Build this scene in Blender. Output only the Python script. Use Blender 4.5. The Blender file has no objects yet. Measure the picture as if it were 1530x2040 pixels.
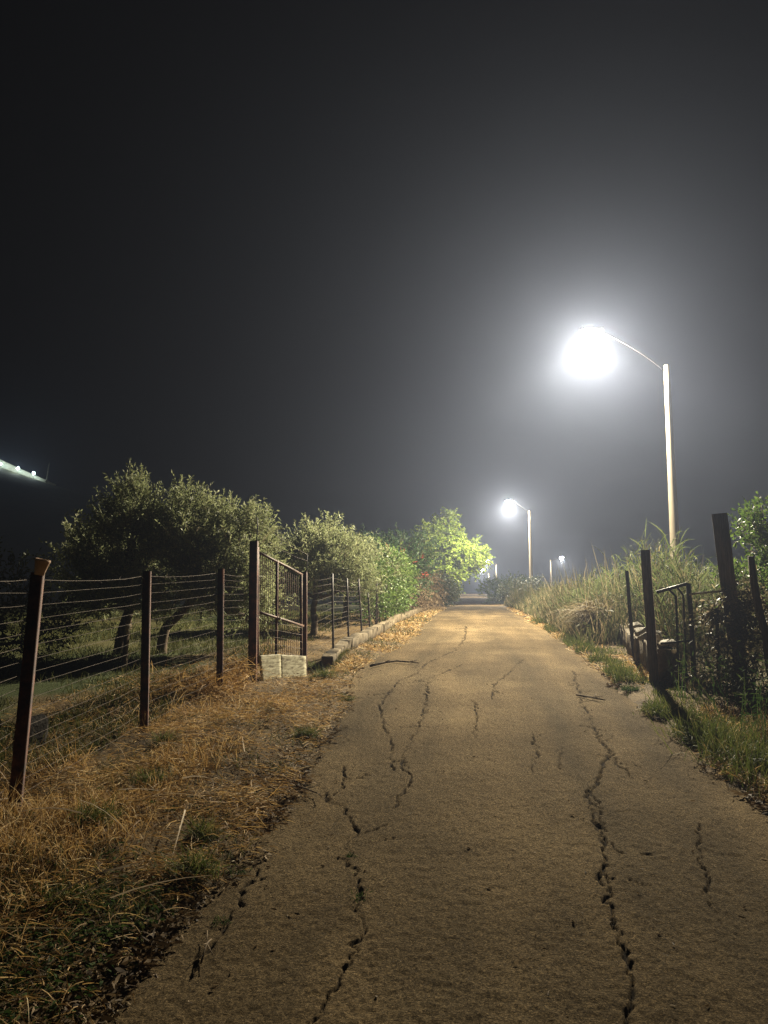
import bpy, bmesh, math, random
import numpy as np

sc = bpy.context.scene
col = sc.collection
rng = np.random.default_rng(7)
random.seed(7)

# ------------------------------------------------------------------ camera, world, exposure
F = 1541.0 / 2040.0                      # focal length in picture heights
TH = math.atan(0.120)                    # pitch up
PSI = math.atan(0.1095)                  # yaw to the left of the road's direction
EYE = np.array([0.0, 0.0, 1.65])
cam_d = bpy.data.cameras.new('camera')
cam = bpy.data.objects.new('camera', cam_d)
col.objects.link(cam)
cam.location = EYE
cam.rotation_euler = (math.pi / 2 + TH, 0, PSI)
cam_d.sensor_fit = 'VERTICAL'
cam_d.sensor_height = 24.0
cam_d.lens = 24.0 * F
cam_d.clip_start = 0.05
cam_d.clip_end = 3000
sc.camera = cam

world = bpy.data.worlds.new('World')
sc.world = world
world.use_nodes = True
wn = world.node_tree.nodes
bg = wn['Background']
bg.inputs['Color'].default_value = (0.92, 0.86, 1.0, 1)
bg.inputs['Strength'].default_value = 0.002      # night sky

sc.view_settings.view_transform = 'Standard'
sc.view_settings.look = 'None'
sc.view_settings.gamma = 1
sc.view_settings.use_curve_mapping = False
sc.view_settings.exposure = 0.0
LAMP_W = 33000.0                          # one street lamp
LAMP_COL = (1.0, 0.885, 0.655)
HAZE = 0.0012

sc.render.engine = 'CYCLES'
sc.cycles.use_denoising = True
sc.cycles.denoising_prefilter = 'NONE'
sc.cycles.max_bounces = 4
sc.cycles.diffuse_bounces = 2
sc.cycles.glossy_bounces = 2
sc.cycles.transmission_bounces = 3
sc.cycles.transparent_max_bounces = 6
sc.cycles.volume_bounces = 0
sc.cycles.sample_clamp_indirect = 4.0
sc.cycles.caustics_reflective = False
sc.cycles.caustics_refractive = False

# ------------------------------------------------------------------ picking points of the place
_cp, _sp, _ct, _st = math.cos(PSI), math.sin(PSI), math.cos(TH), math.sin(TH)
_fwd = np.array([-_sp * _ct, _cp * _ct, _st])
_rgt = np.array([_cp, _sp, 0.0])
_up = np.array([_sp * _st, -_cp * _st, _ct])


def ray(px, py):
    d = _fwd + _rgt * ((px - 765) / 1541.0) + _up * ((1020 - py) / 1541.0)
    return d / d[1]


def at(px, py, y):
    """the point of the place at road distance y that the photograph shows at px, py"""
    return EYE + ray(px, py) * y


# ------------------------------------------------------------------ small value noise
_perm = rng.random((256, 256))


def vnoise(x, y, s=1.0, o=0):
    x = np.asarray(x, float) / s + 37.3 * o + 1000
    y = np.asarray(y, float) / s + 91.7 * o + 1000
    xi, yi = np.floor(x).astype(int), np.floor(y).astype(int)
    fx, fy = x - xi, y - yi
    fx, fy = fx * fx * (3 - 2 * fx), fy * fy * (3 - 2 * fy)
    a = _perm[xi % 256, yi % 256]
    b = _perm[(xi + 1) % 256, yi % 256]
    c = _perm[xi % 256, (yi + 1) % 256]
    d = _perm[(xi + 1) % 256, (yi + 1) % 256]
    return (a * (1 - fx) + b * fx) * (1 - fy) + (c * (1 - fx) + d * fx) * fy


def sstep(a, b, x):
    t = np.clip((np.asarray(x, float) - a) / (b - a), 0, 1)
    return t * t * (3 - 2 * t)


_ty = np.array([-80, -30, 0, 3, 5.4, 8.8, 11.7, 15.5, 24, 34, 50, 65, 85, 120, 200, 400, 1200.])
_tz = np.array([-2.5, -1.2, -0.08, 0.02, 0.15, 0.38, 0.57, 0.77, 1.06, 1.32, 1.56, 1.60, 1.70, 2.45, 4.3, 8.0, 14.])
_fy = np.arange(-80, 1200, 0.25)
_fz = np.interp(_fy, _ty, _tz)
_k = np.ones(13) / 13
_fz = np.convolve(np.pad(_fz, 6, mode='edge'), _k, 'valid')


def zroad(y):
    return np.interp(y, _fy, _fz)


def edge_l(y):
    y = np.asarray(y, float)
    e = -1.41 + 0.12 * (vnoise(y, 0 * y, 0.9, 1) - 0.5) + 0.10 * (vnoise(y, 0 * y, 0.23, 2) - .5) + 0.16 * (vnoise(y, 0 * y, 4, 3) - .5)
    e = e - .09 * (1 - sstep(3, 7, y))
    return e - 0.40 * np.exp(-((y - 12.6) / 2.6) ** 2)


def edge_r(y):
    y = np.asarray(y, float)
    return 2.06 + 0.12 * (vnoise(y, 0 * y, 0.8, 4) - .5) + 0.10 * (vnoise(y, 0 * y, 0.21, 5) - .5) + 0.16 * (vnoise(y, 0 * y, 4, 6) - .5) - 0.1 * sstep(8, 14, y)


def ground(x, y):
    x = np.asarray(x, float)
    y = np.asarray(y, float)
    z = zroad(y)
    out = np.maximum(edge_l(y) - x, x - edge_r(y))
    m = sstep(-0.05, 0.16, out)
    far = sstep(0.1, 1.4, out)
    bump = (vnoise(x, y, 0.7, 8) - .45) * 0.10 + (vnoise(x, y, 0.22, 9) - .5) * 0.05 + (vnoise(x, y, 3.1, 10) - .5) * 0.16
    z = z - 0.05 + m * 0.062 + far * bump
    z = z - (m * .03 + far * bump * .9) * np.exp(-((x + 2.85) / .55) ** 2 - ((y - 11.2) / .9) ** 2)
    z = z - 0.27 * np.exp(-((x + 2.75) / .55) ** 2 - ((y - 13.1) / 1.0) ** 2)
    z = z + 0.10 * np.exp(-((x + 2.5) / .6) ** 2) * sstep(3, 5, y) * (1 - sstep(8.5, 10.5, y))
    return z


def gpoint(px, py):
    """where the line of sight through px, py meets the ground"""
    d = ray(px, py)
    ys = np.concatenate([np.arange(1.2, 30, 0.02), np.arange(30, 130, .1)])
    P = EYE[None] + ys[:, None] * d[None]
    below = P[:, 2] < ground(P[:, 0], ys)
    k = int(np.argmax(below)) if below.any() else len(ys) - 1
    return P[k]


# ------------------------------------------------------------------ materials
def nt(m):
    return m.node_tree.nodes, m.node_tree.links


def base_mat(name, rough=0.8, spec=0.3, metallic=0.0):
    m = bpy.data.materials.new(name)
    m.use_nodes = True
    n, l = nt(m)
    b = n['Principled BSDF']
    b.inputs['Roughness'].default_value = rough
    b.inputs['Specular IOR Level'].default_value = spec
    b.inputs['Metallic'].default_value = metallic
    return m, n, l, b


def ramp(n, stops):
    r = n.new('ShaderNodeValToRGB')
    e = r.color_ramp.elements
    while len(e) < len(stops):
        e.new(0.5)
    for q, (p, c) in zip(e, stops):
        q.position = p
        q.color = (*c, 1)
    return r


def noise(n, l, scale, detail=4, rough=0.6, vec=None):
    t = n.new('ShaderNodeTexNoise')
    t.inputs['Scale'].default_value = scale
    t.inputs['Detail'].default_value = detail
    t.inputs['Roughness'].default_value = rough
    if vec is not None:
        l.new(vec, t.inputs['Vector'])
    return t


def mat_noise(name, stops, scale=6, detail=5, rough=0.85, spec=0.3, bump=0.3, bscale=40, metallic=0.0, stretch=None, bdist=0.01):
    m, n, l, b = base_mat(name, rough, spec, metallic)
    tc = n.new('ShaderNodeTexCoord')
    vec = tc.outputs['Object']
    if stretch:
        mp = n.new('ShaderNodeMapping')
        mp.inputs['Scale'].default_value = stretch
        l.new(vec, mp.inputs['Vector'])
        vec = mp.outputs['Vector']
    t = noise(n, l, scale, detail, 0.62, vec)
    r = ramp(n, stops)
    l.new(t.outputs['Fac'], r.inputs['Fac'])
    l.new(r.outputs['Color'], b.inputs['Base Color'])
    if bump:
        t2 = noise(n, l, bscale, 4, 0.65, vec)
        bp = n.new('ShaderNodeBump')
        bp.inputs['Strength'].default_value = bump
        bp.inputs['Distance'].default_value = bdist
        l.new(t2.outputs['Fac'], bp.inputs['Height'])
        l.new(bp.outputs['Normal'], b.inputs['Normal'])
    return m


def mat_leaf(name, stops, rough=0.55, spec=0.35, trans=0.35):
    """leaves and blades: colour by each leaf's own random value, some light passing through"""
    m, n, l, b = base_mat(name, rough, spec)
    a = n.new('ShaderNodeAttribute')
    a.attribute_name = 'rnd'
    r = ramp(n, stops)
    l.new(a.outputs['Fac'], r.inputs['Fac'])
    l.new(r.outputs['Color'], b.inputs['Base Color'])
    tr = n.new('ShaderNodeBsdfTranslucent')
    l.new(r.outputs['Color'], tr.inputs['Color'])
    mx = n.new('ShaderNodeMixShader')
    mx.inputs['Fac'].default_value = trans
    l.new(b.outputs['BSDF'], mx.inputs[1])
    l.new(tr.outputs['BSDF'], mx.inputs[2])
    l.new(mx.outputs['Shader'], n['Material Output'].inputs['Surface'])
    return m


def mat_emit(name, color, strength):
    m, n, l, b = base_mat(name, 0.3)
    b.inputs['Base Color'].default_value = (.8, .8, .8, 1)
    b.inputs['Emission Color'].default_value = (*color, 1)
    b.inputs['Emission Strength'].default_value = strength
    return m


def mat_road():
    m, n, l, b = base_mat('worn_asphalt', 1.0, 0.04)
    tc = n.new('ShaderNodeTexCoord')
    v = tc.outputs['Object']
    mp = n.new('ShaderNodeMapping')
    mp.inputs['Scale'].default_value = (1.0, 1.15, 1.0)
    l.new(v, mp.inputs['Vector'])
    big = noise(n, l, 0.55, 5, 0.6, v)
    r1 = ramp(n, [(0.32, (.094, .069, .038)), (0.52, (.132, .098, .055)), (0.72, (.185, .140, .080))])
    l.new(big.outputs['Fac'], r1.inputs['Fac'])
    # long streaks of dust along the wheel tracks
    mp2 = n.new('ShaderNodeMapping')
    mp2.inputs['Scale'].default_value = (1.0, 0.10, 1)
    l.new(v, mp2.inputs['Vector'])
    st = noise(n, l, 1.6, 4, 0.55, mp2.outputs['Vector'])
    r2 = ramp(n, [(0.35, (.60, .60, .60)), (0.65, (1.35, 1.30, 1.22))])
    l.new(st.outputs['Fac'], r2.inputs['Fac'])
    mul = n.new('ShaderNodeMixRGB')
    mul.blend_type = 'MULTIPLY'
    mul.inputs['Fac'].default_value = 0.72
    l.new(r1.outputs['Color'], mul.inputs[1])
    l.new(r2.outputs['Color'], mul.inputs[2])
    # stones of the mix
    fine = noise(n, l, 78, 4, 0.85, mp.outputs['Vector'])
    r3 = ramp(n, [(0.36, (.16, .16, .16)), (0.47, (.72, .72, .72)), (0.55, (1.15, 1.15, 1.15)), (0.64, (2.4, 2.35, 2.25))])
    l.new(fine.outputs['Fac'], r3.inputs['Fac'])
    mul2 = n.new('ShaderNodeMixRGB')
    mul2.blend_type = 'MULTIPLY'
    mul2.inputs['Fac'].default_value = 0.95
    l.new(mul.outputs['Color'], mul2.inputs[1])
    l.new(r3.outputs['Color'], mul2.inputs[2])
    # soil lying in the cracks
    a = n.new('ShaderNodeAttribute')
    a.attribute_name = 'crack'
    mx = n.new('ShaderNodeMixRGB')
    mx.inputs[2].default_value = (.024, .018, .012, 1)
    l.new(a.outputs['Fac'], mx.inputs['Fac'])
    l.new(mul2.outputs['Color'], mx.inputs[1])
    l.new(mx.outputs['Color'], b.inputs['Base Color'])
    f2 = noise(n, l, 50, 5, 0.85, mp.outputs['Vector'])
    bp = n.new('ShaderNodeBump')
    bp.inputs['Strength'].default_value = 1.0
    bp.inputs['Distance'].default_value = 0.016
    l.new(f2.outputs['Fac'], bp.inputs['Height'])
    l.new(bp.outputs['Normal'], b.inputs['Normal'])
    return m


def mat_ground():
    m, n, l, b = base_mat('dry_soil', 0.95, 0.15)
    tc = n.new('ShaderNodeTexCoord')
    v = tc.outputs['Object']
    t = noise(n, l, 1.3, 6, 0.65, v)
    r = ramp(n, [(0.30, (.050, .034, .017)), (0.48, (.105, .072, .034)), (0.66, (.165, .115, .055)), (0.8, (.10, .095, .035))])
    l.new(t.outputs['Fac'], r.inputs['Fac'])
    t3 = noise(n, l, 45, 4, 0.8, v)
    r3 = ramp(n, [(0.34, (.35, .35, .35)), (0.5, (.9, .9, .9)), (0.7, (1.9, 1.8, 1.6))])
    l.new(t3.outputs['Fac'], r3.inputs['Fac'])
    mul = n.new('ShaderNodeMixRGB')
    mul.blend_type = 'MULTIPLY'
    mul.inputs['Fac'].default_value = 0.9
    l.new(r.outputs['Color'], mul.inputs[1])
    l.new(r3.outputs['Color'], mul.inputs[2])
    # the field beyond the fence is green
    a = n.new('ShaderNodeAttribute')
    a.attribute_name = 'green'
    mx = n.new('ShaderNodeMixRGB')
    mx.inputs[2].default_value = (.035, .046, .014, 1)
    l.new(a.outputs['Fac'], mx.inputs['Fac'])
    l.new(mul.outputs['Color'], mx.inputs[1])
    l.new(mx.outputs['Color'], b.inputs['Base Color'])
    t2 = noise(n, l, 30, 6, 0.75, v)
    bp = n.new('ShaderNodeBump')
    bp.inputs['Strength'].default_value = 0.9
    bp.inputs['Distance'].default_value = 0.03
    l.new(t2.outputs['Fac'], bp.inputs['Height'])
    l.new(bp.outputs['Normal'], b.inputs['Normal'])
    return m


M = {}
M['road'] = mat_road()
M['soil'] = mat_ground()
M['hill'] = mat_noise('dark_hillside', [(0.35, (.030, .034, .018)), (0.7, (.06, .06, .03))], 0.12, 6, bump=0.4, bscale=0.4, bdist=1)
M['rust'] = mat_noise('rusty_steel', [(0.34, (.030, .014, .010)), (0.52, (.085, .030, .018)), (0.72, (.170, .062, .030))], 9, 6, 0.75, 0.35, 0.4, 60, 0.1, bdist=.004)
M['gate_rust'] = mat_noise('brown_gate_steel', [(0.34, (.035, .017, .011)), (0.52, (.085, .040, .023)), (0.72, (.16, .082, .045))], 14, 6, 0.7, 0.35, 0.3, 60, 0.1, bdist=.004)
M['wire'] = mat_noise('dull_wire', [(0.4, (.05, .032, .022)), (0.6, (.13, .095, .07))], 25, 3, 0.7, 0.3, 0, metallic=0.1)
M['dark_steel'] = mat_noise('dark_steel', [(0.4, (.016, .013, .012)), (0.7, (.05, .036, .028))], 12, 4, 0.6, 0.4, 0.2, 70, 0.2, bdist=.003)
M['pale_bar'] = mat_noise('pale_galvanised_bar', [(0.4, (.30, .28, .24)), (0.7, (.5, .47, .40))], 20, 4, 0.5, 0.5, 0.1, 70, 0.2, bdist=.003)
M['oldwood'] = mat_noise('weathered_timber', [(0.30, (.075, .058, .050)), (0.5, (.14, .11, .095)), (0.72, (.24, .19, .165))], 5, 6, 0.85, 0.2, 0.6, 18, stretch=(9, 9, 0.8), bdist=.01)
M['polecon'] = mat_noise('cast_concrete_pole', [(0.3, (.14, .118, .08)), (0.55, (.19, .16, .11)), (0.8, (.23, .197, .14))], 3, 5, 0.8, 0.3, 0.2, 60, stretch=(1, 1, .3), bdist=.004)
M['greymetal'] = mat_noise('grey_lamp_casing', [(0.4, (.05, .05, .055)), (0.7, (.085, .085, .09))], 6, 3, 0.7, 0.3, 0.05, 60, 0.1)
M['arm'] = mat_noise('black_arm_paint', [(0.4, (.010, .010, .011)), (0.7, (.018, .018, .018))], 6, 3, 0.9, 0.05, 0)
M['concrete'] = mat_noise('old_concrete', [(0.30, (.05, .038, .022)), (0.46, (.11, .085, .050)), (0.60, (.165, .13, .08)), (0.75, (.24, .195, .125))], 5, 8, 0.9, 0.2, 0.6, 28, bdist=.015)
M['stone'] = mat_noise('field_stone', [(0.3, (.16, .14, .11)), (0.55, (.34, .31, .25)), (0.75, (.46, .42, .34))], 9, 6, 0.85, 0.25, 0.6, 30, bdist=.01)
M['darkstone'] = mat_noise('dark_boulder_stone', [(0.3, (.012, .010, .009)), (0.7, (.035, .03, .025))], 6, 6, 0.9, 0.2, 0.7, 20, bdist=.02)
M['sheet'] = mat_noise('faded_sheet_paint', [(0.33, (.05, .034, .016)), (0.43, (.14, .12, .065)), (0.55, (.26, .24, .155)), (0.8, (.35, .33, .235))], 5, 8, 0.7, 0.3, 0.3, 30, stretch=(1.2, 1, 5), bdist=.004)
M['clay'] = mat_noise('faded_clay', [(0.3, (.38, .23, .15)), (0.7, (.60, .43, .31))], 9, 4, 0.8, 0.25, 0.2, 60, bdist=.003)
M['paleplaster'] = mat_noise('pale_plaster', [(0.3, (.42, .43, .34)), (0.7, (.62, .62, .52))], .6, 4, 0.9, 0.2, 0)
M['bark'] = mat_noise('grey_brown_bark', [(0.3, (.05, .036, .024)), (0.55, (.12, .09, .062)), (0.75, (.20, .16, .115))], 6, 7, 0.95, 0.15, 0.9, 16, stretch=(3, 3, .8), bdist=.02)
M['olive'] = mat_leaf('olive_leaves', [(0, (.105, .125, .055)), (0.5, (.21, .235, .112)), (0.82, (.30, .315, .165)), (1, (.40, .40, .25))], 0.6, 0.3, 0.42)
M['hedge'] = mat_leaf('bright_green_leaves', [(0, (.040, .075, .014)), (0.5, (.085, .145, .026)), (1, (.15, .20, .045))], 0.5, 0.4, 0.35)
M['oleander'] = mat_leaf('dark_green_leaves', [(0, (.018, .040, .017)), (0.6, (.040, .080, .030)), (1, (.075, .11, .045))], 0.5, 0.4, 0.25)
M['flower'] = mat_leaf('red_petals', [(0, (.22, .03, .018)), (1, (.36, .07, .05))], 0.6, 0.2, 0.4)
M['ash'] = mat_leaf('yellow_green_leaves', [(0, (.085, .135, .014)), (0.5, (.135, .19, .022)), (1, (.21, .25, .04))], 0.55, 0.3, 0.45)
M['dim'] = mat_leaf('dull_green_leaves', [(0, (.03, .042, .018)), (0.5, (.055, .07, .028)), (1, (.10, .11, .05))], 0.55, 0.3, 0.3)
M['dryvine'] = mat_leaf('dried_vine_leaves', [(0, (.07, .045, .025)), (0.5, (.15, .105, .06)), (1, (.30, .23, .14))], 0.8, 0.2, 0.3)
M['creamleaf'] = mat_leaf('cream_and_olive_leaves', [(0, (.055, .06, .028)), (0.5, (.12, .11, .06)), (0.8, (.26, .21, .13)), (1, (.42, .34, .23))], 0.6, 0.3, 0.3)
M['straw'] = mat_leaf('straw', [(0, (.10, .056, .024)), (0.25, (.25, .145, .052)), (0.55, (.52, .33, .12)), (0.8, (.68, .49, .23)), (1, (.80, .68, .45))], 0.7, 0.25, 0.3)
M['paletwig'] = mat_leaf('bleached_stalks', [(0, (.22, .16, .10)), (1, (.55, .45, .32))], 0.8, 0.2, 0.15)
M['litter'] = mat_leaf('dead_leaf_litter', [(0, (.035, .022, .012)), (0.5, (.10, .066, .034)), (0.85, (.22, .15, .08)), (1, (.42, .32, .20))], 0.8, 0.2, 0.15)
M['grass'] = mat_leaf('green_grass', [(0, (.030, .038, .010)), (0.5, (.062, .070, .018)), (0.85, (.115, .105, .032)), (1, (.24, .175, .07))], 0.7, 0.2, 0.3)
M['verge'] = mat_leaf('lush_verge_grass', [(0, (.045, .062, .014)), (0.5, (.092, .115, .026)), (0.85, (.155, .155, .045)), (1, (.30, .23, .10))], 0.7, 0.2, 0.35)
M['rough'] = mat_leaf('rough_dull_grass', [(0, (.022, .030, .009)), (0.4, (.055, .062, .018)), (0.7, (.10, .085, .034)), (1, (.27, .20, .10))], 0.8, 0.1, 0.3)
M['weed'] = mat_leaf('weed_leaves', [(0, (.022, .046, .013)), (0.6, (.050, .088, .022)), (1, (.10, .12, .035))], 0.8, 0.08, 0.3)
M['reed'] = mat_leaf('reed_leaves', [(0, (.062, .085, .030)), (0.55, (.115, .148, .050)), (0.85, (.17, .19, .08)), (1, (.30, .25, .14))], 0.75, 0.2, 0.35)
M['drygrass'] = mat_leaf('pale_dry_grass', [(0, (.10, .075, .036)), (0.5, (.21, .165, .085)), (1, (.36, .30, .18))], 0.7, 0.3, 0.3)
M['lens'] = mat_emit('lamp_lens', (1.0, 0.97, 0.90), 220.0)
M['lens_far'] = mat_emit('far_lamp_lens', (0.90, 0.97, 1.0), 90.0)
M['lens_hill'] = mat_emit('hill_lamp_lens', (0.78, 1.0, 1.0), 40.0)


# ------------------------------------------------------------------ object helpers
def tag(o, label=None, cat=None, group=None, kind=None):
    if label:
        o['label'] = label
    if cat:
        o['category'] = cat
    if group:
        o['group'] = group
    if kind:
        o['kind'] = kind
    return o


def thing(name, label, cat, loc, rz=0.0, group=None):
    o = bpy.data.objects.new(name, None)
    o.empty_display_size = 0.2
    o.location = loc
    o.rotation_euler = (0, 0, rz)
    col.objects.link(o)
    return tag(o, label, cat, group)


def link(name, me, m, parent=None):
    o = bpy.data.objects.new(name, me)
    if m is not None and not me.materials:
        me.materials.append(m)
    col.objects.link(o)
    if parent is not None:
        o.parent = parent
    return o


def np_mesh(name, V, polys, m, parent=None, origin=None, attrs=None, smooth=False):
    """one mesh from numpy arrays; polys is a list of (n,k) index arrays"""
    V = np.asarray(V, np.float32).reshape(-1, 3)
    if origin is not None:
        V = V - np.asarray(origin, np.float32)
    polys = [np.asarray(p, np.int32) for p in polys if len(p)]
    me = bpy.data.meshes.new(name)
    me.vertices.add(len(V))
    me.vertices.foreach_set('co', V.ravel())
    flat = np.concatenate([p.ravel() for p in polys])
    tot = np.concatenate([np.full(len(p), p.shape[1], np.int32) for p in polys])
    start = np.concatenate([[0], np.cumsum(tot)[:-1]]).astype(np.int32)
    me.loops.add(len(flat))
    me.loops.foreach_set('vertex_index', flat)
    me.polygons.add(len(tot))
    me.polygons.foreach_set('loop_start', start)
    if smooth:
        me.polygons.foreach_set('use_smooth', np.ones(len(tot), bool))
    for k, a in (attrs or {}).items():
        at_ = me.attributes.new(k, 'FLOAT', 'POINT')
        at_.data.foreach_set('value', np.asarray(a, np.float32))
    me.update(calc_edges=True)
    me.validate()
    o = link(name, me, m, parent)
    if origin is not None and parent is None:
        o.location = origin
    return o


class MB:
    """collects boxes, tubes and lathes; build() links them as one mesh"""

    def __init__(self):
        self.v, self.q, self.t = [], [], []
        self.n = 0

    def add(self, v, q=(), t=()):
        v = np.asarray(v, float).reshape(-1, 3)
        if len(q):
            self.q.append(np.asarray(q, int) + self.n)
        if len(t):
            self.t.append(np.asarray(t, int) + self.n)
        self.v.append(v)
        self.n += len(v)
        return self

    def box(self, c, s, ax=None, jit=0.0):
        """centre, size, optional 3x3 axes (rows)"""
        c = np.asarray(c, float)
        s = np.asarray(s, float) / 2
        A = np.eye(3) if ax is None else np.asarray(ax)
        k = np.array([[x, y, z] for z in (-1, 1) for y in (-1, 1) for x in (-1, 1)], float)
        if jit:
            k = k * (1 + rng.uniform(-jit, jit, k.shape))
        v = c + (k * s) @ A
        q = [(0, 2, 3, 1), (4, 5, 7, 6), (0, 1, 5, 4), (2, 6, 7, 3), (0, 4, 6, 2), (1, 3, 7, 5)]
        return self.add(v, q)

    def bar(self, a, b, w, d=None, side=(0, 0, 1.0), rings=1, jit=0.0):
        """rectangular bar from a to b; w across `side`-normal, d along it; rings add slight unevenness"""
        a, b = np.asarray(a, float), np.asarray(b, float)
        d = w if d is None else d
        t = (b - a) / np.linalg.norm(b - a)
        s = np.asarray(side, float)
        u = np.cross(t, s)
        if np.linalg.norm(u) < 1e-4:
            u = np.cross(t, (0, 1.0, 0))
        u /= np.linalg.norm(u)
        w2 = np.cross(u, t)
        V = []
        for i in range(rings + 1):
            p = a + (b - a) * i / rings
            if jit and 0 < i:
                p = p + u * rng.uniform(-jit, jit) + w2 * rng.uniform(-jit, jit)
            for sx, sy in ((-1, -1), (1, -1), (1, 1), (-1, 1)):
                k = 1 + (rng.uniform(-jit, jit) * 3 if jit else 0)
                V.append(p + u * sx * w / 2 * k + w2 * sy * d / 2 * k)
        Q = []
        for i in range(rings):
            o = i * 4
            for k in range(4):
                Q.append((o + k, o + (k + 1) % 4, o + 4 + (k + 1) % 4, o + 4 + k))
        e = rings * 4
        Q += [(3, 2, 1, 0), (e, e + 1, e + 2, e + 3)]
        return self.add(V, Q)

    def tube(self, P, R, sides=6, cap=True):
        P = np.asarray(P, float)
        n = len(P)
        R = np.full(n, R) if np.isscalar(R) else np.asarray(R, float)
        T = np.gradient(P, axis=0)
        T /= np.linalg.norm(T, axis=1)[:, None] + 1e-9
        ref = np.array([0, 0, 1.0]) if abs(T[:, 2]).mean() < 0.85 else np.array([1.0, 0, 0])
        U = np.cross(T, ref)
        U /= np.linalg.norm(U, axis=1)[:, None] + 1e-9
        W = np.cross(T, U)
        a = np.arange(sides) * 2 * math.pi / sides
        V = P[:, None] + R[:, None, None] * (np.cos(a)[None, :, None] * U[:, None] + np.sin(a)[None, :, None] * W[:, None])
        V = V.reshape(-1, 3)
        i = np.arange(n - 1)[:, None] * sides
        k = np.arange(sides)[None]
        k2 = (k + 1) % sides
        Q = np.stack([i + k, i + sides + k, i + sides + k2, i + k2], -1).reshape(-1, 4)
        t = []
        if cap:
            V = np.vstack([V, P[:1], P[-1:]])
            c0, c1 = n * sides, n * sides + 1
            for j in range(sides):
                t.append((c0, j, (j + 1) % sides))
                t.append((c1, (n - 1) * sides + (j + 1) % sides, (n - 1) * sides + j))
        return self.add(V, Q, t)

    def lathe(self, c, prof, sides=12, ax=None):
        """prof: list of (r, z)"""
        A = np.eye(3) if ax is None else np.asarray(ax)
        a = np.arange(sides) * 2 * math.pi / sides
        V = np.array([[r * math.cos(t), r * math.sin(t), z] for r, z in prof for t in a]) @ A + np.asarray(c, float)
        n = len(prof)
        i = np.arange(n - 1)[:, None] * sides
        k = np.arange(sides)[None]
        k2 = (k + 1) % sides
        Q = np.stack([i + k, i + k2, i + sides + k2, i + sides + k], -1).reshape(-1, 4)
        return self.add(V, Q)

    def build(self, name, m, parent=None, origin=None, smooth=False):
        q = np.concatenate(self.q) if self.q else np.zeros((0, 4), int)
        t = np.concatenate(self.t) if self.t else np.zeros((0, 3), int)
        return np_mesh(name, np.concatenate(self.v), [q, t], m, parent, origin, smooth=smooth)


def norm(a):
    return a / (np.linalg.norm(a, axis=-1, keepdims=True) + 1e-9)


def ribbons(base, d, length, width, droop, prof=(1.0, 0.85, 0.5, 0.0), fold=0.0, curl=0.0):
    """blades and leaves: arrays (n,3),(n,3),(n,),(n,),(n,). Returns verts, tris, owner index."""
    base = np.asarray(base, float)
    n = len(base)
    d = norm(np.asarray(d, float))
    length, width, droop = (np.broadcast_to(np.asarray(a, float), (n,)) for a in (length, width, droop))
    rv = rng.normal(size=(n, 3))
    side = norm(np.cross(d, rv))
    k = len(prof)
    tt = np.linspace(0, 1, k)
    curlv = norm(np.cross(d, side)) * (rng.uniform(-1, 1, n) * curl)[:, None]
    V = []
    for i, t in enumerate(tt):
        p = base + d * (length * t)[:, None] + curlv * (length * t * t)[:, None]
        p[:, 2] -= droop * length * t * t
        w = (width * prof[i] / 2)[:, None]
        if i == k - 1 and prof[i] == 0:
            V.append(p[:, None])
        else:
            V.append(np.stack([p - side * w, p + side * w], 1))
    V = np.concatenate(V, 1)
    nv = V.shape[1]
    tris = []
    for i in range(k - 1):
        a = 2 * i
        if i == k - 2 and prof[-1] == 0:
            tris.append((a, a + 1, a + 2))
        else:
            tris += [(a, a + 1, a + 3), (a, a + 3, a + 2)]
    T = (np.arange(n)[:, None, None] * nv + np.array(tris)[None]).reshape(-1, 3)
    return V.reshape(-1, 3), T, np.repeat(np.arange(n), nv)


class Leaves:
    def __init__(self):
        self.V, self.T, self.R, self.n = [], [], [], 0

    def add(self, base, d, length, width, droop=0.0, prof=(1.0, 0.85, 0.5, 0.0), rnd=None, curl=0.0):
        if len(base) == 0:
            return self
        V, T, own = ribbons(base, d, length, width, droop, prof, curl=curl)
        r = rng.random(len(base)) if rnd is None else np.broadcast_to(rnd, (len(base),))
        self.V.append(V)
        self.T.append(T + self.n)
        self.R.append(r[own])
        self.n += len(V)
        return self

    def build(self, name, m, parent=None, origin=None):
        return np_mesh(name, np.concatenate(self.V), [np.concatenate(self.T)], m, parent, origin, {'rnd': np.concatenate(self.R)})


LEAF = (0.15, 1.0, 0.0)
LEAF4 = (0.2, 1.0, 0.8, 0.0)


def on_ground(x, y, dz=0.0):
    return np.stack([x, y, ground(x, y) + dz], -1)


def logy(n, y0, y1):
    return y0 * (y1 / y0) ** rng.random(n)


def rand_dirs(n, up=0.0):
    d = rng.normal(size=(n, 3))
    d = norm(d)
    d[:, 2] += up
    return norm(d)


# ------------------------------------------------------------------ SETTING: ground, road, hill
def grid_mesh(name, xs, ys, zf, m, attrs=None):
    X, Y = np.meshgrid(xs, ys)
    Z = zf(X, Y)
    V = np.stack([X, Y, Z], -1).reshape(-1, 3)
    nx, ny = len(xs), len(ys)
    i = np.arange(ny - 1)[:, None] * nx + np.arange(nx - 1)[None]
    i = i.ravel()
    Q = np.stack([i, i + 1, i + nx + 1, i + nx], -1)
    a = {k: f(X, Y).ravel() for k, f in (attrs or {}).items()}
    return np_mesh(name, V, [Q], m, attrs=a, smooth=True)


gx = np.concatenate([-np.geomspace(600, 9.2, 40), np.arange(-9, 8.01, 0.07), np.geomspace(8.2, 600, 40)])
gy = np.concatenate([np.linspace(-55, 0.4, 60), np.geomspace(0.5, 60, 420), np.geomspace(62, 900, 60)])


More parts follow.
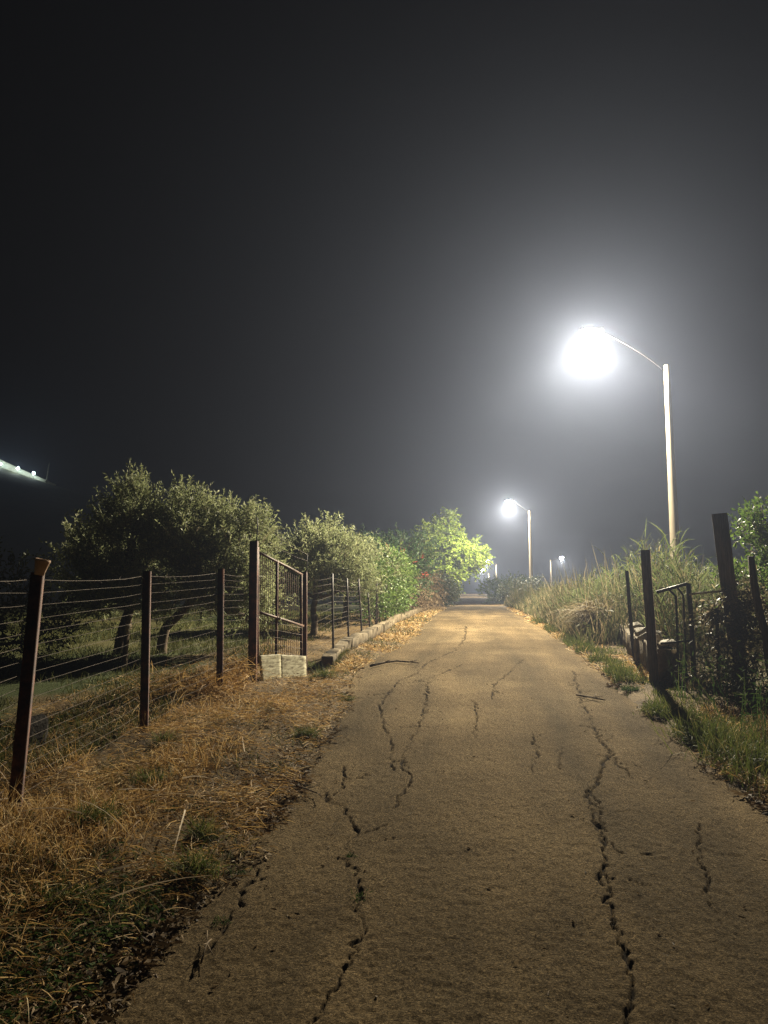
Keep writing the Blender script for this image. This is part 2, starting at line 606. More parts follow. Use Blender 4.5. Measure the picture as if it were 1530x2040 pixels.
def green_attr(X, Y):
    f = sstep(-4.6, -5.8, X + 0.8 * (vnoise(X, Y, 1.2, 20) - .5) * 2)
    r = sstep(3.0, 4.5, X) * 0.6
    return np.clip(np.maximum(f * (0.4 + 0.6 * vnoise(X, Y, 2.2, 21)) * 1.2, r), 0, 1)


tag(grid_mesh('ground', gx, gy, ground, M['soil'], {'green': green_attr}), kind='structure')

CRACKS = [
    (.016, [(1245, 2050), (1262, 1960), (1225, 1850), (1200, 1740), (1203, 1690), (1183, 1640), (1172, 1585), (1197, 1545), (1215, 1500), (1190, 1460), (1165, 1410), (1150, 1370), (1140, 1335)]),
    (.008, [(1215, 1500), (1232, 1525), (1260, 1550)]),
    (.009, [(1172, 1570), (1195, 1620), (1205, 1680), (1213, 1760)]),
    (.013, [(652, 1575), (650, 1592), (690, 1614), (705, 1640), (712, 1665), (690, 1685), (692, 1722), (715, 1760), (712, 1800), (722, 1845), (705, 1880), (690, 1935), (650, 1985), (620, 2050)]),
    (.010, [(652, 1590), (680, 1570), (688, 1545), (683, 1525)]),
    (.016, [(928, 1248), (925, 1275), (905, 1297), (880, 1308), (845, 1325), (830, 1342), (790, 1358), (770, 1385), (755, 1410), (765, 1445), (780, 1475), (778, 1505), (783, 1535)]),
    (.012, [(920, 1325), (885, 1340), (860, 1350), (820, 1360), (790, 1362)]),
    (.012, [(852, 1360), (848, 1400), (838, 1435), (822, 1470), (805, 1500), (800, 1530), (820, 1545), (812, 1570), (790, 1595), (782, 1612)]),
    (.009, [(945, 1400), (950, 1430), (942, 1460), (950, 1475)]),
    (.008, [(1040, 1315), (1010, 1345), (985, 1365), (980, 1395)]),
    (.011, [(512, 1715), (495, 1760), (478, 1790), (452, 1830), (440, 1860), (408, 1895), (385, 1930), (372, 1950)]),
    (.007, [(1060, 1460), (1068, 1500), (1062, 1540)]),
    (.007, [(1118, 1490), (1112, 1515), (1122, 1535)]),
    (.009, [(1395, 1640), (1390, 1690), (1410, 1760), (1425, 1820), (1440, 1850)]),
]


def densify(P, step, jit):
    P = np.asarray(P)
    out = [P[0]]
    for a, b in zip(P[:-1], P[1:]):
        n = max(1, int(np.linalg.norm(b - a) / step))
        for i in range(1, n + 1):
            p = a + (b - a) * i / n
            out.append(p + rng.normal(size=2) * jit if i < n else p)
    return np.array(out)


def flat_gpoint(px, py):
    d = ray(px, py)
    ys = np.concatenate([np.arange(1.2, 30, 0.02), np.arange(30, 130, .1)])
    z = EYE[2] + ys * d[2]
    k = int(np.argmax(z < zroad(ys)))
    return np.array([d[0] * ys[k], ys[k]])


crack_lines = []
for w, pts in CRACKS:
    P = np.array([flat_gpoint(*p) for p in pts])
    D_ = densify(P, 0.07, 0.016)
    crack_lines.append((w, D_))
    # small side branches, so that the cracks run together into a loose net
    for q in range(int(len(D_) * .045) + 1):
        b0 = D_[rng.integers(0, len(D_))]
        an = rng.choice([-1, 1]) * rng.uniform(.5, 1.3)
        ln = rng.uniform(.10, .40)
        e0 = b0 + ln * np.array([math.sin(an), rng.choice([-1, 1]) * math.cos(an)])
        crack_lines.append((w * rng.uniform(.18, .34), densify([b0, (b0 + e0) / 2 + rng.normal(size=2) * .05, e0], .05, .014)))

ry = np.concatenate([np.linspace(-50, 1.3, 30), np.geomspace(1.4, 60, 900), np.linspace(60.5, 260, 150)])
ru = np.linspace(0, 1, 440)
RU, RY = np.meshgrid(ru, ry)
RX = edge_l(RY) + (edge_r(RY) - edge_l(RY)) * RU
RZ = zroad(RY) + 0.03 * (1 - ((RU - .5) * 2) ** 2) + 0.006 * (vnoise(RX, RY, .35, 30) - .5) - 0.02 + 0.009 * (vnoise(RX, RY, .024, 36) - .5) + 0.005 * (vnoise(RX, RY, .08, 37) - .5)
RC = np.zeros_like(RX)
for w, L in crack_lines:
    lo, hi = L.min(0) - 0.15, L.max(0) + 0.15
    sel = (RX > lo[0]) & (RX < hi[0]) & (RY > lo[1]) & (RY < hi[1])
    px, py = RX[sel], RY[sel]
    ox, oy = px, py
    px = ox + .030 * (vnoise(ox, oy, .055, 81) - .5) + .018 * (vnoise(ox, oy, .022, 83) - .5)
    py = oy + .030 * (vnoise(ox, oy, .06, 82) - .5)
    dmin = np.full(px.shape, 9.0)
    for a, b in zip(L[:-1], L[1:]):
        ab = b - a
        t = np.clip(((px - a[0]) * ab[0] + (py - a[1]) * ab[1]) / (ab @ ab + 1e-9), 0, 1)
        dmin = np.minimum(dmin, np.hypot(px - a[0] - t * ab[0], py - a[1] - t * ab[1]))
    ww = .44 * w * (0.15 + 2.0 * vnoise(px, py, .11, 33) ** 1.8 + 0.6 * vnoise(px, py, .04, 34)) + 0.0011 * py
    c = 1 - sstep(0.35, 0.85, dmin / (1.05 * ww) + .75 * (vnoise(ox, oy, .030, 84) - .5) + .45 * (vnoise(ox, oy, .014, 85) - .5))
    RC[sel] = np.maximum(RC[sel], c * (0.40 + 0.60 * sstep(.25, .42, vnoise(ox, oy, .22, 35))))
RZ -= 0.022 * RC
nx = len(ru)
i = (np.arange(len(ry) - 1)[:, None] * nx + np.arange(nx - 1)[None]).ravel()
RQ = np.stack([i, i + 1, i + nx + 1, i + nx], -1)
road = np_mesh('road', np.stack([RX, RY, RZ], -1).reshape(-1, 3), [RQ], M['road'], attrs={'crack': RC.ravel()}, smooth=True)
tag(road, kind='structure')

# hill on the left, its ridge falling towards the road
HY = 290.0
_rp = [(-900, 700), (-400, 815), (-100, 892), (0, 931), (110, 968), (300, 1022), (500, 1085), (700, 1150), (850, 1196), (930, 1212)]
_rw = np.array([at(px, py, HY) for px, py in _rp])


def hill_z(X, Y):
    zc = np.interp(X, _rw[:, 0], _rw[:, 2])
    s = np.exp(-((Y - HY) / np.where(Y < HY, 80, 200)) ** 2)
    return -2 + (zc + 2) * s + (vnoise(X, Y, 14, 40) - .5) * 1.0 * s * (np.abs(Y - HY) > 4)


hx = np.linspace(-330, -2, 110)
hy = np.concatenate([np.linspace(90, 280, 40), np.linspace(283, 297, 8), np.linspace(302, 800, 50)])
tag(grid_mesh('hill', hx, hy, hill_z, M['hill']), kind='structure')

# haze added to give the lamps their glow, in place of lens glare
hz = MB().box((0, 420, 38), (1300, 1000, 84)).build('haze', None)
hm = bpy.data.materials.new('glow_haze')
hm.use_nodes = True
n_, l_ = nt(hm)
n_.remove(n_['Principled BSDF'])
pv = n_.new('ShaderNodeVolumePrincipled')
pv.inputs['Color'].default_value = (0.60, 0.70, 1.0, 1)
pv.inputs['Density'].default_value = HAZE
pv.inputs['Anisotropy'].default_value = 0.71
l_.new(pv.outputs['Volume'], n_['Material Output'].inputs['Volume'])
hm.cycles.volume_sampling = 'EQUIANGULAR'
hz.data.materials.append(hm)
tag(hz, kind='stuff')

# ------------------------------------------------------------------ STREET LAMPS
_lamp_light = None


def lamp_light(name, power, color, parent, loc, radius=0.12):
    """street lamp light: wide-throwing optics, stronger towards 65-75 degrees than straight down"""
    d = bpy.data.lights.new(name, 'POINT')
    d.energy = power
    d.color = color
    d.shadow_soft_size = radius
    d.use_nodes = True
    n, l = d.node_tree.nodes, d.node_tree.links
    em = n['Emission']
    tc = n.new('ShaderNodeTexCoord')
    sp = n.new('ShaderNodeSeparateXYZ')
    l.new(tc.outputs['Normal'], sp.inputs[0])
    mr = n.new('ShaderNodeMapRange')
    mr.inputs['From Min'].default_value = -1
    mr.inputs['From Max'].default_value = 1
    l.new(sp.outputs['Z'], mr.inputs['Value'])
    r = ramp(n, [(0.0, (.62,) * 3), (0.12, (.95,) * 3), (0.23, (1.40,) * 3), (0.29, (1.05,) * 3), (0.35, (.72,) * 3), (0.46, (.62,) * 3), (0.58, (.4,) * 3), (0.8, (.2,) * 3)])
    l.new(mr.outputs['Result'], r.inputs['Fac'])
    l.new(r.outputs['Color'], em.inputs['Strength'])
    o = bpy.data.objects.new(name, d)
    col.objects.link(o)
    o.parent = parent
    o.location = loc
    return o


def street_lamp(label, lens_px, top_px, y, base_r, top_r, power, lens_m, group='street lamps along the road', color=LAMP_COL, hs=1.0):
    top = at(*top_px, y)
    head = at(*lens_px, y)
    base = np.array([top[0] + 0.02, y, 0])
    base[2] = float(ground(base[0], y)) - 0.4
    root = thing('street_lamp', label, 'street lamp', base, 0, group)
    P = np.linspace(base, top, 9)
    MB().tube(P, np.linspace(base_r, top_r, 9), 14).build('pole', M['polecon'], root, base, smooth=True)
    # arm: rises from the pole top and bends over the road
    s = np.linspace(0, 1, 9)[:, None]
    a0 = top - np.array([0, 0, 0.25])
    a1 = np.array([head[0] + 0.30 * hs, y, head[2] + 0.10])
    mid = np.array([a0[0] * .62 + a1[0] * .38, y, a0[2] * .45 + a1[2] * .55])
    A = (1 - s) ** 2 * a0 + 2 * s * (1 - s) * mid + s ** 2 * a1
    MB().tube(A, 0.020, 8).build('arm', M['arm'], root, base, smooth=True)
    hd = MB()
    hd.box(head + (0.10, 0, 0.13), (0.72 * hs, 0.30 * hs, 0.07)).box(head + (-0.02, 0, .185), (0.40 * hs, 0.22 * hs, 0.05))
    ho = hd.build('lamp_head', M['greymetal'], root, base)
    b2 = MB().lathe(head + (0, 0, 0.08), [(0.002, -0.33 * hs), (0.11 * hs, -0.30 * hs), (0.19 * hs, -0.19 * hs), (0.22 * hs, 0.0), (0.20 * hs, 0.012), (0.002, 0.013)], 16)
    b2.build('lens', lens_m, ho, base, smooth=True)
    lamp_light('light', power, color, root, head - base - np.array([0, 0, 0.42 * hs]), 0.10)
    return root


street_lamp('glaring street lamp on the tall pale pole behind the reeds, highest of the row', (1172, 665), (1328, 728), 24.0, .17, .085, LAMP_W, M['lens'])
street_lamp('second street lamp, lit beside the yellow green tree where the road narrows', (1013, 1000), (1055, 1018), 63.0, .17, .09, LAMP_W * .85, M['lens'])
street_lamp('distant street lamp half hidden at the edge of the yellow green crown', (969, 1115), (989, 1125), 150.0, .17, .10, LAMP_W * .4, M['lens_far'], hs=1.8)
street_lamp('farthest lit street lamp low over the end of the road', (960, 1134), (974, 1143), 192.0, .17, .10, LAMP_W * .4, M['lens_far'], hs=1.8)
street_lamp('far lone street lamp standing off to the right over the tall grass', (1119, 1111), (1096, 1115), 140.0, .15, .09, LAMP_W * .3, M['lens_far'], hs=1.6)

# ------------------------------------------------------------------ lit wall on the hill
wb = np.array([at(-60, 905, HY), at(0, 928, HY), at(45, 946, HY), at(70, 954, HY), at(110, 967, HY)])
wt = np.array([at(-60, 892, HY), at(0, 915, HY), at(45, 936, HY), at(70, 947, HY), at(110, 964.5, HY)])
wall = thing('hilltop_wall', 'long pale wall on the dark hilltop lit by a row of small lamps', 'wall', wb[2])
V, Q = [], []
for k in range(5):
    for dy in (0, 0.6):
        V += [wb[k] + (0, dy, -1.5), wt[k] + (0, dy, 0)]
for k in range(4):
    a, b = k * 4, k * 4 + 4
    Q += [(a, b, b + 1, a + 1), (a + 2, a + 3, b + 3, b + 2), (a + 1, b + 1, b + 3, a + 3), (a, a + 2, b + 2, b)]
Q += [(0, 1, 3, 2), (16, 18, 19, 17)]
MB().add(V, Q).build('wall_body', M['paleplaster'], wall, wb[2])
for (px, py, lb, pw) in ((1, 924, 'bright lamp on the hilltop wall, cut by the edge of the picture', 5200), (36, 933, 'bright lamp on the middle of the hilltop wall', 5200), (67, 943, 'bluish lamp at the low end of the hilltop wall', 2600)):
    p = at(px, py, HY - 2.2)
    hb = np.array([p[0], p[1], float(hill_z(np.array([p[0]]), np.array([p[1]]))[0]) - .3])
    lt = thing('wall_lamp', lb, 'lamp', hb, 0, 'lamps along the hilltop wall')
    MB().tube([hb, p - (0, 0, .3)], .07, 6).build('post', M['greymetal'], lt, hb)
    MB().lathe(p, [(.01, -.55), (.38, -.38), (.55, 0), (.38, .38), (.01, .55)], 10).build('globe', M['lens_hill'], lt, hb, smooth=True)
    d = bpy.data.lights.new('light', 'POINT')
    d.energy = pw * .2
    d.color = (.88, 1, .92)
    d.shadow_soft_size = .5
    o = bpy.data.objects.new('light', d)
    col.objects.link(o)
    o.parent = lt
    o.location = p - hb + np.array([0, -1.2, 0.2])
p0, p1 = at(93, 960, HY - 2), at(98, 922, HY - 2)
mast = thing('mast', 'thin pale mast standing at the end of the hilltop wall', 'mast', p0)
MB().tube([p0 - (0, 0, 2), p0 + (0, 0, .8), p1], [.30, .26, .10], 6).build('pole', M['paleplaster'], mast, p0)
MB().box(p0 + (0, -.2, .4), (.9, .9, .9)).build('cabinet', M['paleplaster'], mast, p0)


# ------------------------------------------------------------------ PLANTS
def crown_leaves(L, centre, radii, nclump, twigs, per, leaf_len, leaf_w, twig_len, up=0.5, seed=1, clump_r=0.22, B=None, droop=0.1, hollow=0.55, rbias=None):
    """clumps of leafy twigs spread through an ellipsoid, denser towards its skin"""
    r = np.random.default_rng(seed)
    centre, radii = np.asarray(centre, float), np.asarray(radii, float)
    d = norm(r.normal(size=(nclump, 3)))
    rad = (hollow + (1 - hollow) * r.random(nclump) ** .6) * (0.82 + 0.3 * r.random(nclump))
    C = centre + d * rad[:, None] * radii
    n = nclump * twigs
    own = np.repeat(np.arange(nclump), twigs)
    tb = C[own] + r.normal(size=(n, 3)) * clump_r * radii.mean() * 0.6
    out = norm((tb - centre) / radii)
    td = norm(out * 0.7 + r.normal(size=(n, 3)) * 0.45 + np.array([0, 0, up]))
    tl = twig_len * (0.55 + 0.9 * r.random(n))
    if B is not None:
        B.add(tb, td, tl, leaf_w * 0.28, droop, (1, .6, .2))
    t2 = np.repeat(np.arange(n), per)
    f = np.tile(np.linspace(0.12, 1.0, per), n) + r.normal(size=n * per) * .03
    lb = tb[t2] + td[t2] * (tl[t2] * f)[:, None]
    lb[:, 2] -= droop * tl[t2] * f * f
    ld = norm(td[t2] * 0.75 + norm(r.normal(size=(n * per, 3))) * 0.85)
    cr = r.random(nclump) * .35
    rnd = np.clip(cr[own][t2] + r.random(n * per) * .65, 0, 1)
    L.add(lb, ld, leaf_len * (0.6 + 0.7 * r.random(n * per)), leaf_w * (0.7 + 0.6 * r.random(n * per)), droop * .5, LEAF, rnd)
    return C


def limb(B, a, b, r0, r1, bend=0.1, n=6, sides=7):
    a, b = np.asarray(a, float), np.asarray(b, float)
    s = np.linspace(0, 1, n)[:, None]
    o = rng.normal(size=3) * bend * np.linalg.norm(b - a)
    P = a + (b - a) * s + o * np.sin(s * math.pi) + rng.normal(size=(n, 3)) * 0.012 * (s > 0) * (s < 1)
    B.tube(P, np.linspace(r0, r1, n), sides)
    return P


def tree(name, label, cat, x, y, trunk_pts, lobes, m, leaf, group=None, r0=.11, seed=1, hollow=.5, up=.8, droop=.1):
    """lobes: (dx, dy, z above ground, rx, ry, rz, clumps); leaf: (twigs, per, len, width, twig_len)"""
    base = np.array([x, y, float(ground(x, y))])
    root = thing(name, label, cat, base, 0, group)
    B = MB()
    tp = [base + np.array(p, float) for p in trunk_pts]
    tp[0] = tp[0] - (0, 0, .15)
    n = len(tp)
    for k in range(n - 1):
        limb(B, tp[k], tp[k + 1], r0 * (1 - .35 * k / max(1, n - 1)), r0 * (1 - .35 * (k + 1) / max(1, n - 1)), .05, 5, 9)
    L, W = Leaves(), Leaves()
    fork = tp[-1]
    for q, (dx, dy, dz, rx, ry, rz, nc) in enumerate(lobes):
        c = base + np.array([dx, dy, dz])
        C = crown_leaves(L, c, (rx, ry, rz), nc, *leaf, up=up, seed=seed * 31 + q, B=W, hollow=hollow, droop=droop)
        P = limb(B, fork, c - (0, 0, rz * .35), r0 * .5, r0 * .28, .12)
        for k in range(min(7, len(C))):
            limb(B, P[3 + k % 3], C[(k * 5) % len(C)], r0 * .22, r0 * .07, .1, 5, 5)
    B.build('trunk', M['bark'], root, base, smooth=True)
    W.build('twigs', M['dryvine'], root, base)
    L.build('crown', m, root, base)
    return root


OL = (10, 17, .090, .024, .42)
# two olive trees behind the long fence
tree('olive_tree', 'olive tree with a rounded crown, farther left of the two behind the wire fence', 'olive tree', -6.8, 14.6,
     [(0, 0, 0), (.12, 0, .6), (.2, 0, 1.05)],
     [(0.1, 0, 2.2, .62, .7, .66, 60), (-.65, .1, 1.75, .62, .7, .6, 36), (.45, 0, 1.55, .50, .7, .5, 26), (0.2, -.1, 2.78, .36, .4, .40, 22), (-.1, -.3, 1.25, .7, .6, .5, 30), (.3, -.4, 1.0, .5, .5, .4, 18)], M['olive'], OL, 'olive trees behind the fence', .12, 3)
tree('olive_tree', 'wide olive tree with a slanting pale trunk behind the rusty fence post', 'olive tree', -6.05, 14.9,
     [(0, 0, 0), (.12, -.1, .50), (.75, -.2, 1.15)],
     [(.62, 0, 2.25, .55, .8, .58, 50), (1.45, .1, 2.05, .72, .8, .62, 50), (1.05, 0, 1.60, .85, .8, .5, 40), (.45, .1, 2.72, .34, .4, .36, 18), (1.75, -.2, 1.25, .5, .6, .45, 22), (1.35, .1, 2.45, .36, .4, .36, 14), (.45, -.4, 1.2, .5, .5, .4, 22), (1.1, -.2, 1.05, .5, .5, .4, 22), (1.75, 0, .85, .35, .4, .4, 16)], M['olive'], OL, 'olive trees behind the fence', .11, 5)
tree('olive_tree', 'small leafy olive tree standing just behind the rusty gate', 'olive tree', -4.0, 19.5,
     [(0, 0, 0), (.05, 0, .5), (.1, 0, .9)],
     [(.1, 0, 1.75, .75, .8, .62, 44), (.75, .1, 1.85, .66, .7, .60, 40), (.35, 0, 2.25, .5, .5, .42, 24), (1.0, 0, 1.35, .55, .6, .5, 26), (-.75, 0, 1.45, .6, .7, .55, 26)], M['olive'], OL, 'olive trees behind the fence', .10, 7)
tree('olive_tree', 'olive tree behind the thin fence stakes, beside the green hedge', 'olive tree', -3.95, 24.5,
     [(0, 0, 0), (.05, 0, .5), (.1, 0, .9)],
     [(.1, 0, 1.75, .9, .9, .75, 44), (.85, .2, 1.55, .8, .8, .65, 40), (-.8, 0, 1.4, .8, .8, .65, 30)], M['olive'], (9, 14, .095, .026, .40), 'olive trees behind the fence', .11, 9)
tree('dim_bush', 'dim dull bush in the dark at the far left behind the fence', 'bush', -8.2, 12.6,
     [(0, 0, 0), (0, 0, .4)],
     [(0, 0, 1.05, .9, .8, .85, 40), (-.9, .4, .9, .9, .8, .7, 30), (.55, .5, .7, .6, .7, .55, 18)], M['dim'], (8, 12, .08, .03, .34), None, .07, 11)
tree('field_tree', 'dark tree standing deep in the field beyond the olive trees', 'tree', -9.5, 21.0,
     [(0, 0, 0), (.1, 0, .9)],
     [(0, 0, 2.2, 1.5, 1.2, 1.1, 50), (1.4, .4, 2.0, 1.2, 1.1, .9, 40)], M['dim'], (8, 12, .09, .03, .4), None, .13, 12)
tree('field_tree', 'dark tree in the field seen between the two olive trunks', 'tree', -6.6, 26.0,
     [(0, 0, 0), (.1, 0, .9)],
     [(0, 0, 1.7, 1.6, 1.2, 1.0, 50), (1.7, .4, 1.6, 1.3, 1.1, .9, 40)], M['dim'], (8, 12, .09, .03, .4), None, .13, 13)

# green hedge along the kerb wall
hedge = thing('hedge', 'bright green hedge growing over the fence above the concrete kerb', 'hedge', (-2.6, 26, float(ground(-2.6, 26))))
L, W = Leaves(), Leaves()
for k, (x, y, zz, rx, ry, rz, nc) in enumerate([(-2.75, 22.5, .95, .32, .9, .8, 34), (-2.7, 24.2, 1.15, .42, 1.0, 1.0, 44), (-2.7, 26.2, 1.2, .5, 1.1, 1.1, 50), (-2.65, 28.4, 1.25, .55, 1.2, 1.1, 46), (-2.8, 30.6, 1.2, .6, 1.3, 1.1, 40)]):
    crown_leaves(L, (x, y, float(ground(x, y)) + zz), (rx, ry, rz), nc, 9, 13, .085, .036, .34, .35, 70 + k, B=W, hollow=.3)
ho = tuple(hedge.location)
W.build('twigs', M['dryvine'], hedge, ho)
L.build('foliage', M['hedge'], hedge, ho)
B = MB()
for k in range(9):
    x, y = -2.7 + rng.normal() * .12, 22.3 + k * 1.05
    z = float(ground(x, y))
    limb(B, (x, y, z - .1), (x + rng.normal() * .15, y + rng.normal() * .2, z + 1.4), .03, .012, .08)
B.build('stems', M['bark'], hedge, ho)

# oleander with red flowers
ol = tree('oleander', 'dark green oleander with a few red flowers behind the bright hedge', 'shrub', -4.0, 34.0,
          [(0, 0, 0), (.05, 0, .7)],
          [(0, 0, 2.1, 1.3, 1.2, 1.15, 70), (1.4, .3, 2.3, 1.0, 1.1, 1.0, 60), (-1.2, .2, 1.8, 1.1, 1.1, .95, 44), (1.2, -.2, 1.2, 1.1, 1.1, .9, 44)], M['oleander'], (9, 13, .13, .032, .5), None, .09, 17)
ob = np.array(ol.location)
for px, py in ((733, 1103), (842, 1108), (842, 1145), (851, 1144), (772, 1089), (800, 1096), (722, 1112), (758, 1120), (826, 1120), (790, 1130)):
    p = at(px, py, 32.3)
    Lf = Leaves()
    c = np.repeat(p[None], 12, 0) + rng.normal(size=(12, 3)) * .05
    Lf.add(c, rand_dirs(12, .3), .06, .05, .2, LEAF4)
    Lf.build('flower', M['flower'], ol, ob)

# the tree that the second lamp lights
k_ = 1.36
tree('ash_tree', 'yellow green tree brightly lit from above by the second street lamp', 'tree', -2.45, 67.5,
     [(0, 0, 0), (.1, 0, 1.6), (.2, 0, 2.7)],
     [tuple(k_ * q for q in l[:6]) + (l[6],) for l in ((-.1, 0, 3.9, 1.35, 1.4, 1.35, 80), (1.15, .3, 3.35, 1.25, 1.2, 1.0, 75), (.25, .2, 4.9, .8, .9, .85, 40), (1.85, .6, 3.1, .85, 1.0, .75, 50), (-1.0, -.1, 3.1, 1.0, 1.1, 1.0, 44), (.3, -.3, 2.2, 1.0, 1.0, .8, 40))],
     M['ash'], (10, 14, .22, .10, .80), None, .2, 19, hollow=.35, up=.25, droop=.3)
# dried climber on the fence at the end of the hedge
dv = thing('dry_climber', 'brown dried climber hanging on the fence past the green hedge', 'climber', (-2.2, 36, float(ground(-2.2, 36))))
L, W = Leaves(), Leaves()
for k, (x, y, zz, rx, ry, rz, nc) in enumerate([(-2.4, 33.5, .8, .5, 1.2, .8, 40), (-2.2, 36, .9, .6, 1.6, 1.0, 44), (-2.0, 39.5, .9, .6, 2, 1.0, 40)]):
    crown_leaves(L, (x, y, float(ground(x, y)) + zz), (rx, ry, rz), nc, 8, 10, .09, .03, .5, -.25, 90 + k, B=W, hollow=.2, droop=.5)
W.build('twigs', M['bark'], dv, tuple(dv.location))
L.build('foliage', M['dryvine'], dv, tuple(dv.location))
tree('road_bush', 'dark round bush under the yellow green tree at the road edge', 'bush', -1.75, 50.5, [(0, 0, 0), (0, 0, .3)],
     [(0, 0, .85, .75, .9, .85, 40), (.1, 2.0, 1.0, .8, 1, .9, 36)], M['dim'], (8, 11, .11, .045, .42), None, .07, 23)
tree('road_bush', 'green bush at the right road edge far beyond the dip', 'bush', 2.9, 88, [(0, 0, 0), (0, 0, .4)],
     [(0, 0, 1.3, 1.6, 1.6, 1.3, 40), (1.8, .5, 1.4, 1.6, 1.6, 1.3, 40), (3.9, 1.5, 1.2, 1.6, 1.6, 1.2, 34)], M['hedge'], (8, 10, .2, .08, .7), None, .08, 29)
tree('road_bush', 'pale bush at the left road edge far beyond the dip', 'bush', -2.6, 84, [(0, 0, 0), (0, 0, .4)],
     [(0, 0, 1.2, 1.2, 1.6, 1.2, 34), (-1.5, 2, 1.5, 1.5, 2.0, 1.5, 40)], M['hedge'], (8, 10, .2, .08, .7), None, .08, 31)
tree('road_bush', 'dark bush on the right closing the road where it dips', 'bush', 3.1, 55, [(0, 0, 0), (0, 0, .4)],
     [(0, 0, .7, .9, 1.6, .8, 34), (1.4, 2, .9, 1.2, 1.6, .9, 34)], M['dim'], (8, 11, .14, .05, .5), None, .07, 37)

# ------------------------------------------------------------------ reeds and tall grass on the right
rg = thing('reed_bed', 'dense stand of tall green reeds behind the stone kerb on the right', 'reeds', (4.4, 16, float(ground(4.4, 16))))
rg['kind'] = 'stuff'


def reed_clump(S, L, x, y, h, nl, lw, ll, lean=.12):
    n = len(x)
    b = on_ground(x, y)
    d = norm(np.stack([rng.normal(size=n) * lean, rng.normal(size=n) * lean, np.ones(n)], -1))
    S.add(b, d, h, .014, .06, (1, .8, .5, .2))
    own = np.repeat(np.arange(n), nl)
    f = np.tile(np.linspace(.18, 1.0, nl), n) + rng.normal(size=n * nl) * .03
    lb = b[own] + d[own] * (h[own] * f)[:, None]
    lb[:, 2] -= .06 * h[own] * f * f
    a = rng.uniform(0, 2 * math.pi, n * nl)
    el = rng.uniform(.9, 2.6, n * nl)
    ld = np.stack([np.cos(a), np.sin(a), el], -1)
    # lower leaves are more often dead
    rn = np.clip(rng.random(n * nl) * .9 + .3 * (rng.random(n * nl) < .12), 0, 1)
    L.add(lb, ld, ll * rng.uniform(.6, 1.3, n * nl), lw * rng.uniform(.6, 1.2, n * nl), rng.uniform(.15, .8, n * nl), (.6, 1, .8, .45, 0), rn)


S, L = Leaves(), Leaves()
N = 3400
y = logy(N, 12.2, 24)
x = 3.12 + np.minimum(y - 12, 5.5) * .075 - .9 * sstep(17.6, 19.5, y) + rng.random(N) ** 1.05 * (3.0 + .12 * (y - 12))
h = 2.15 * (0.72 + .5 * vnoise(x, y, 1.1, 50)) * (1 - .38 * sstep(15.5, 23, y)) * (.55 + .45 * sstep(2.9, 3.7, x)) * rng.uniform(.75, 1.14, N) * (1 - .28 * sstep(3.6, 4.3, x))
k = ~((x > 3.45) & (y < 14.6))
x, y, h = x[k], y[k], h[k]
reed_clump(S, L, x, y, h, 9, .019, .46)
S.build('stems', M['drygrass'], rg, tuple(rg.location))
L.build('blades', M['reed'], rg, tuple(rg.location))
# bare plumes above the reeds
L = Leaves()
pts = [at(1187, 1128, 15), at(1196, 1122, 15.3), at(1209, 1120, 15), at(1231, 1110, 15.5), at(1225, 1118, 15.8), at(1176, 1130, 16), at(1300, 1110, 16), at(1262, 1112, 15), at(1366, 1110, 14.5), at(1160, 1140, 16.5)]
for p in pts:
    n = 3
    L.add(p[None] + rng.normal(size=(n, 3)) * .06 - (0, 0, .6), np.stack([rng.normal(size=n) * .12 - .08, rng.normal(size=n) * .1, np.ones(n)], -1), rng.uniform(.7, 1.05, n), .010, .05, (1, .8, .6, 0), .95)
L.build('plumes', M['drygrass'], rg, tuple(rg.location))
rg2 = thing('tall_grass', 'feathery brown green tall grass along the right road edge beyond the reeds', 'tall grass', (3.6, 30, float(ground(3.6, 30))))
rg2['kind'] = 'stuff'
L = Leaves()
N = 9000
y = logy(N, 16.5, 52)
x = 2.30 + rng.random(N) ** 1.5 * (2.0 + .05 * y)
h = (.45 + 1.05 * sstep(2.25, 3.1, x)) * (.6 + .8 * vnoise(x, y, 1.6, 51)) * rng.uniform(.6, 1.25, N)
L.add(on_ground(x, y), np.stack([rng.normal(size=N) * .22, rng.normal(size=N) * .22, np.ones(N)], -1), h, .014 + .0004 * y, rng.uniform(.05, .5, N), (1, .9, .5, 0), rng.random(N))
N = 6000
y = logy(N, 17, 50)
x = 2.45 + rng.random(N) ** 1.3 * (1.8 + .05 * y)
zz = ground(x, y) + rng.uniform(.1, 1.1, N) * (.35 + .65 * sstep(2.3, 3.3, x)) * (.6 + .8 * vnoise(x, y, 1.6, 51))
L.add(np.stack([x, y, zz], -1), rand_dirs(N, .5), rng.uniform(.08, .22, N), .035, .3, LEAF, rng.random(N) * .6)
L.build('blades', mat_leaf('mixed_verge_grass', [(0, (.05, .06, .022)), (.45, (.10, .105, .04)), (.75, (.19, .155, .08)), (1, (.32, .25, .15))], .65, .3, .35), rg2, tuple(rg2.location))
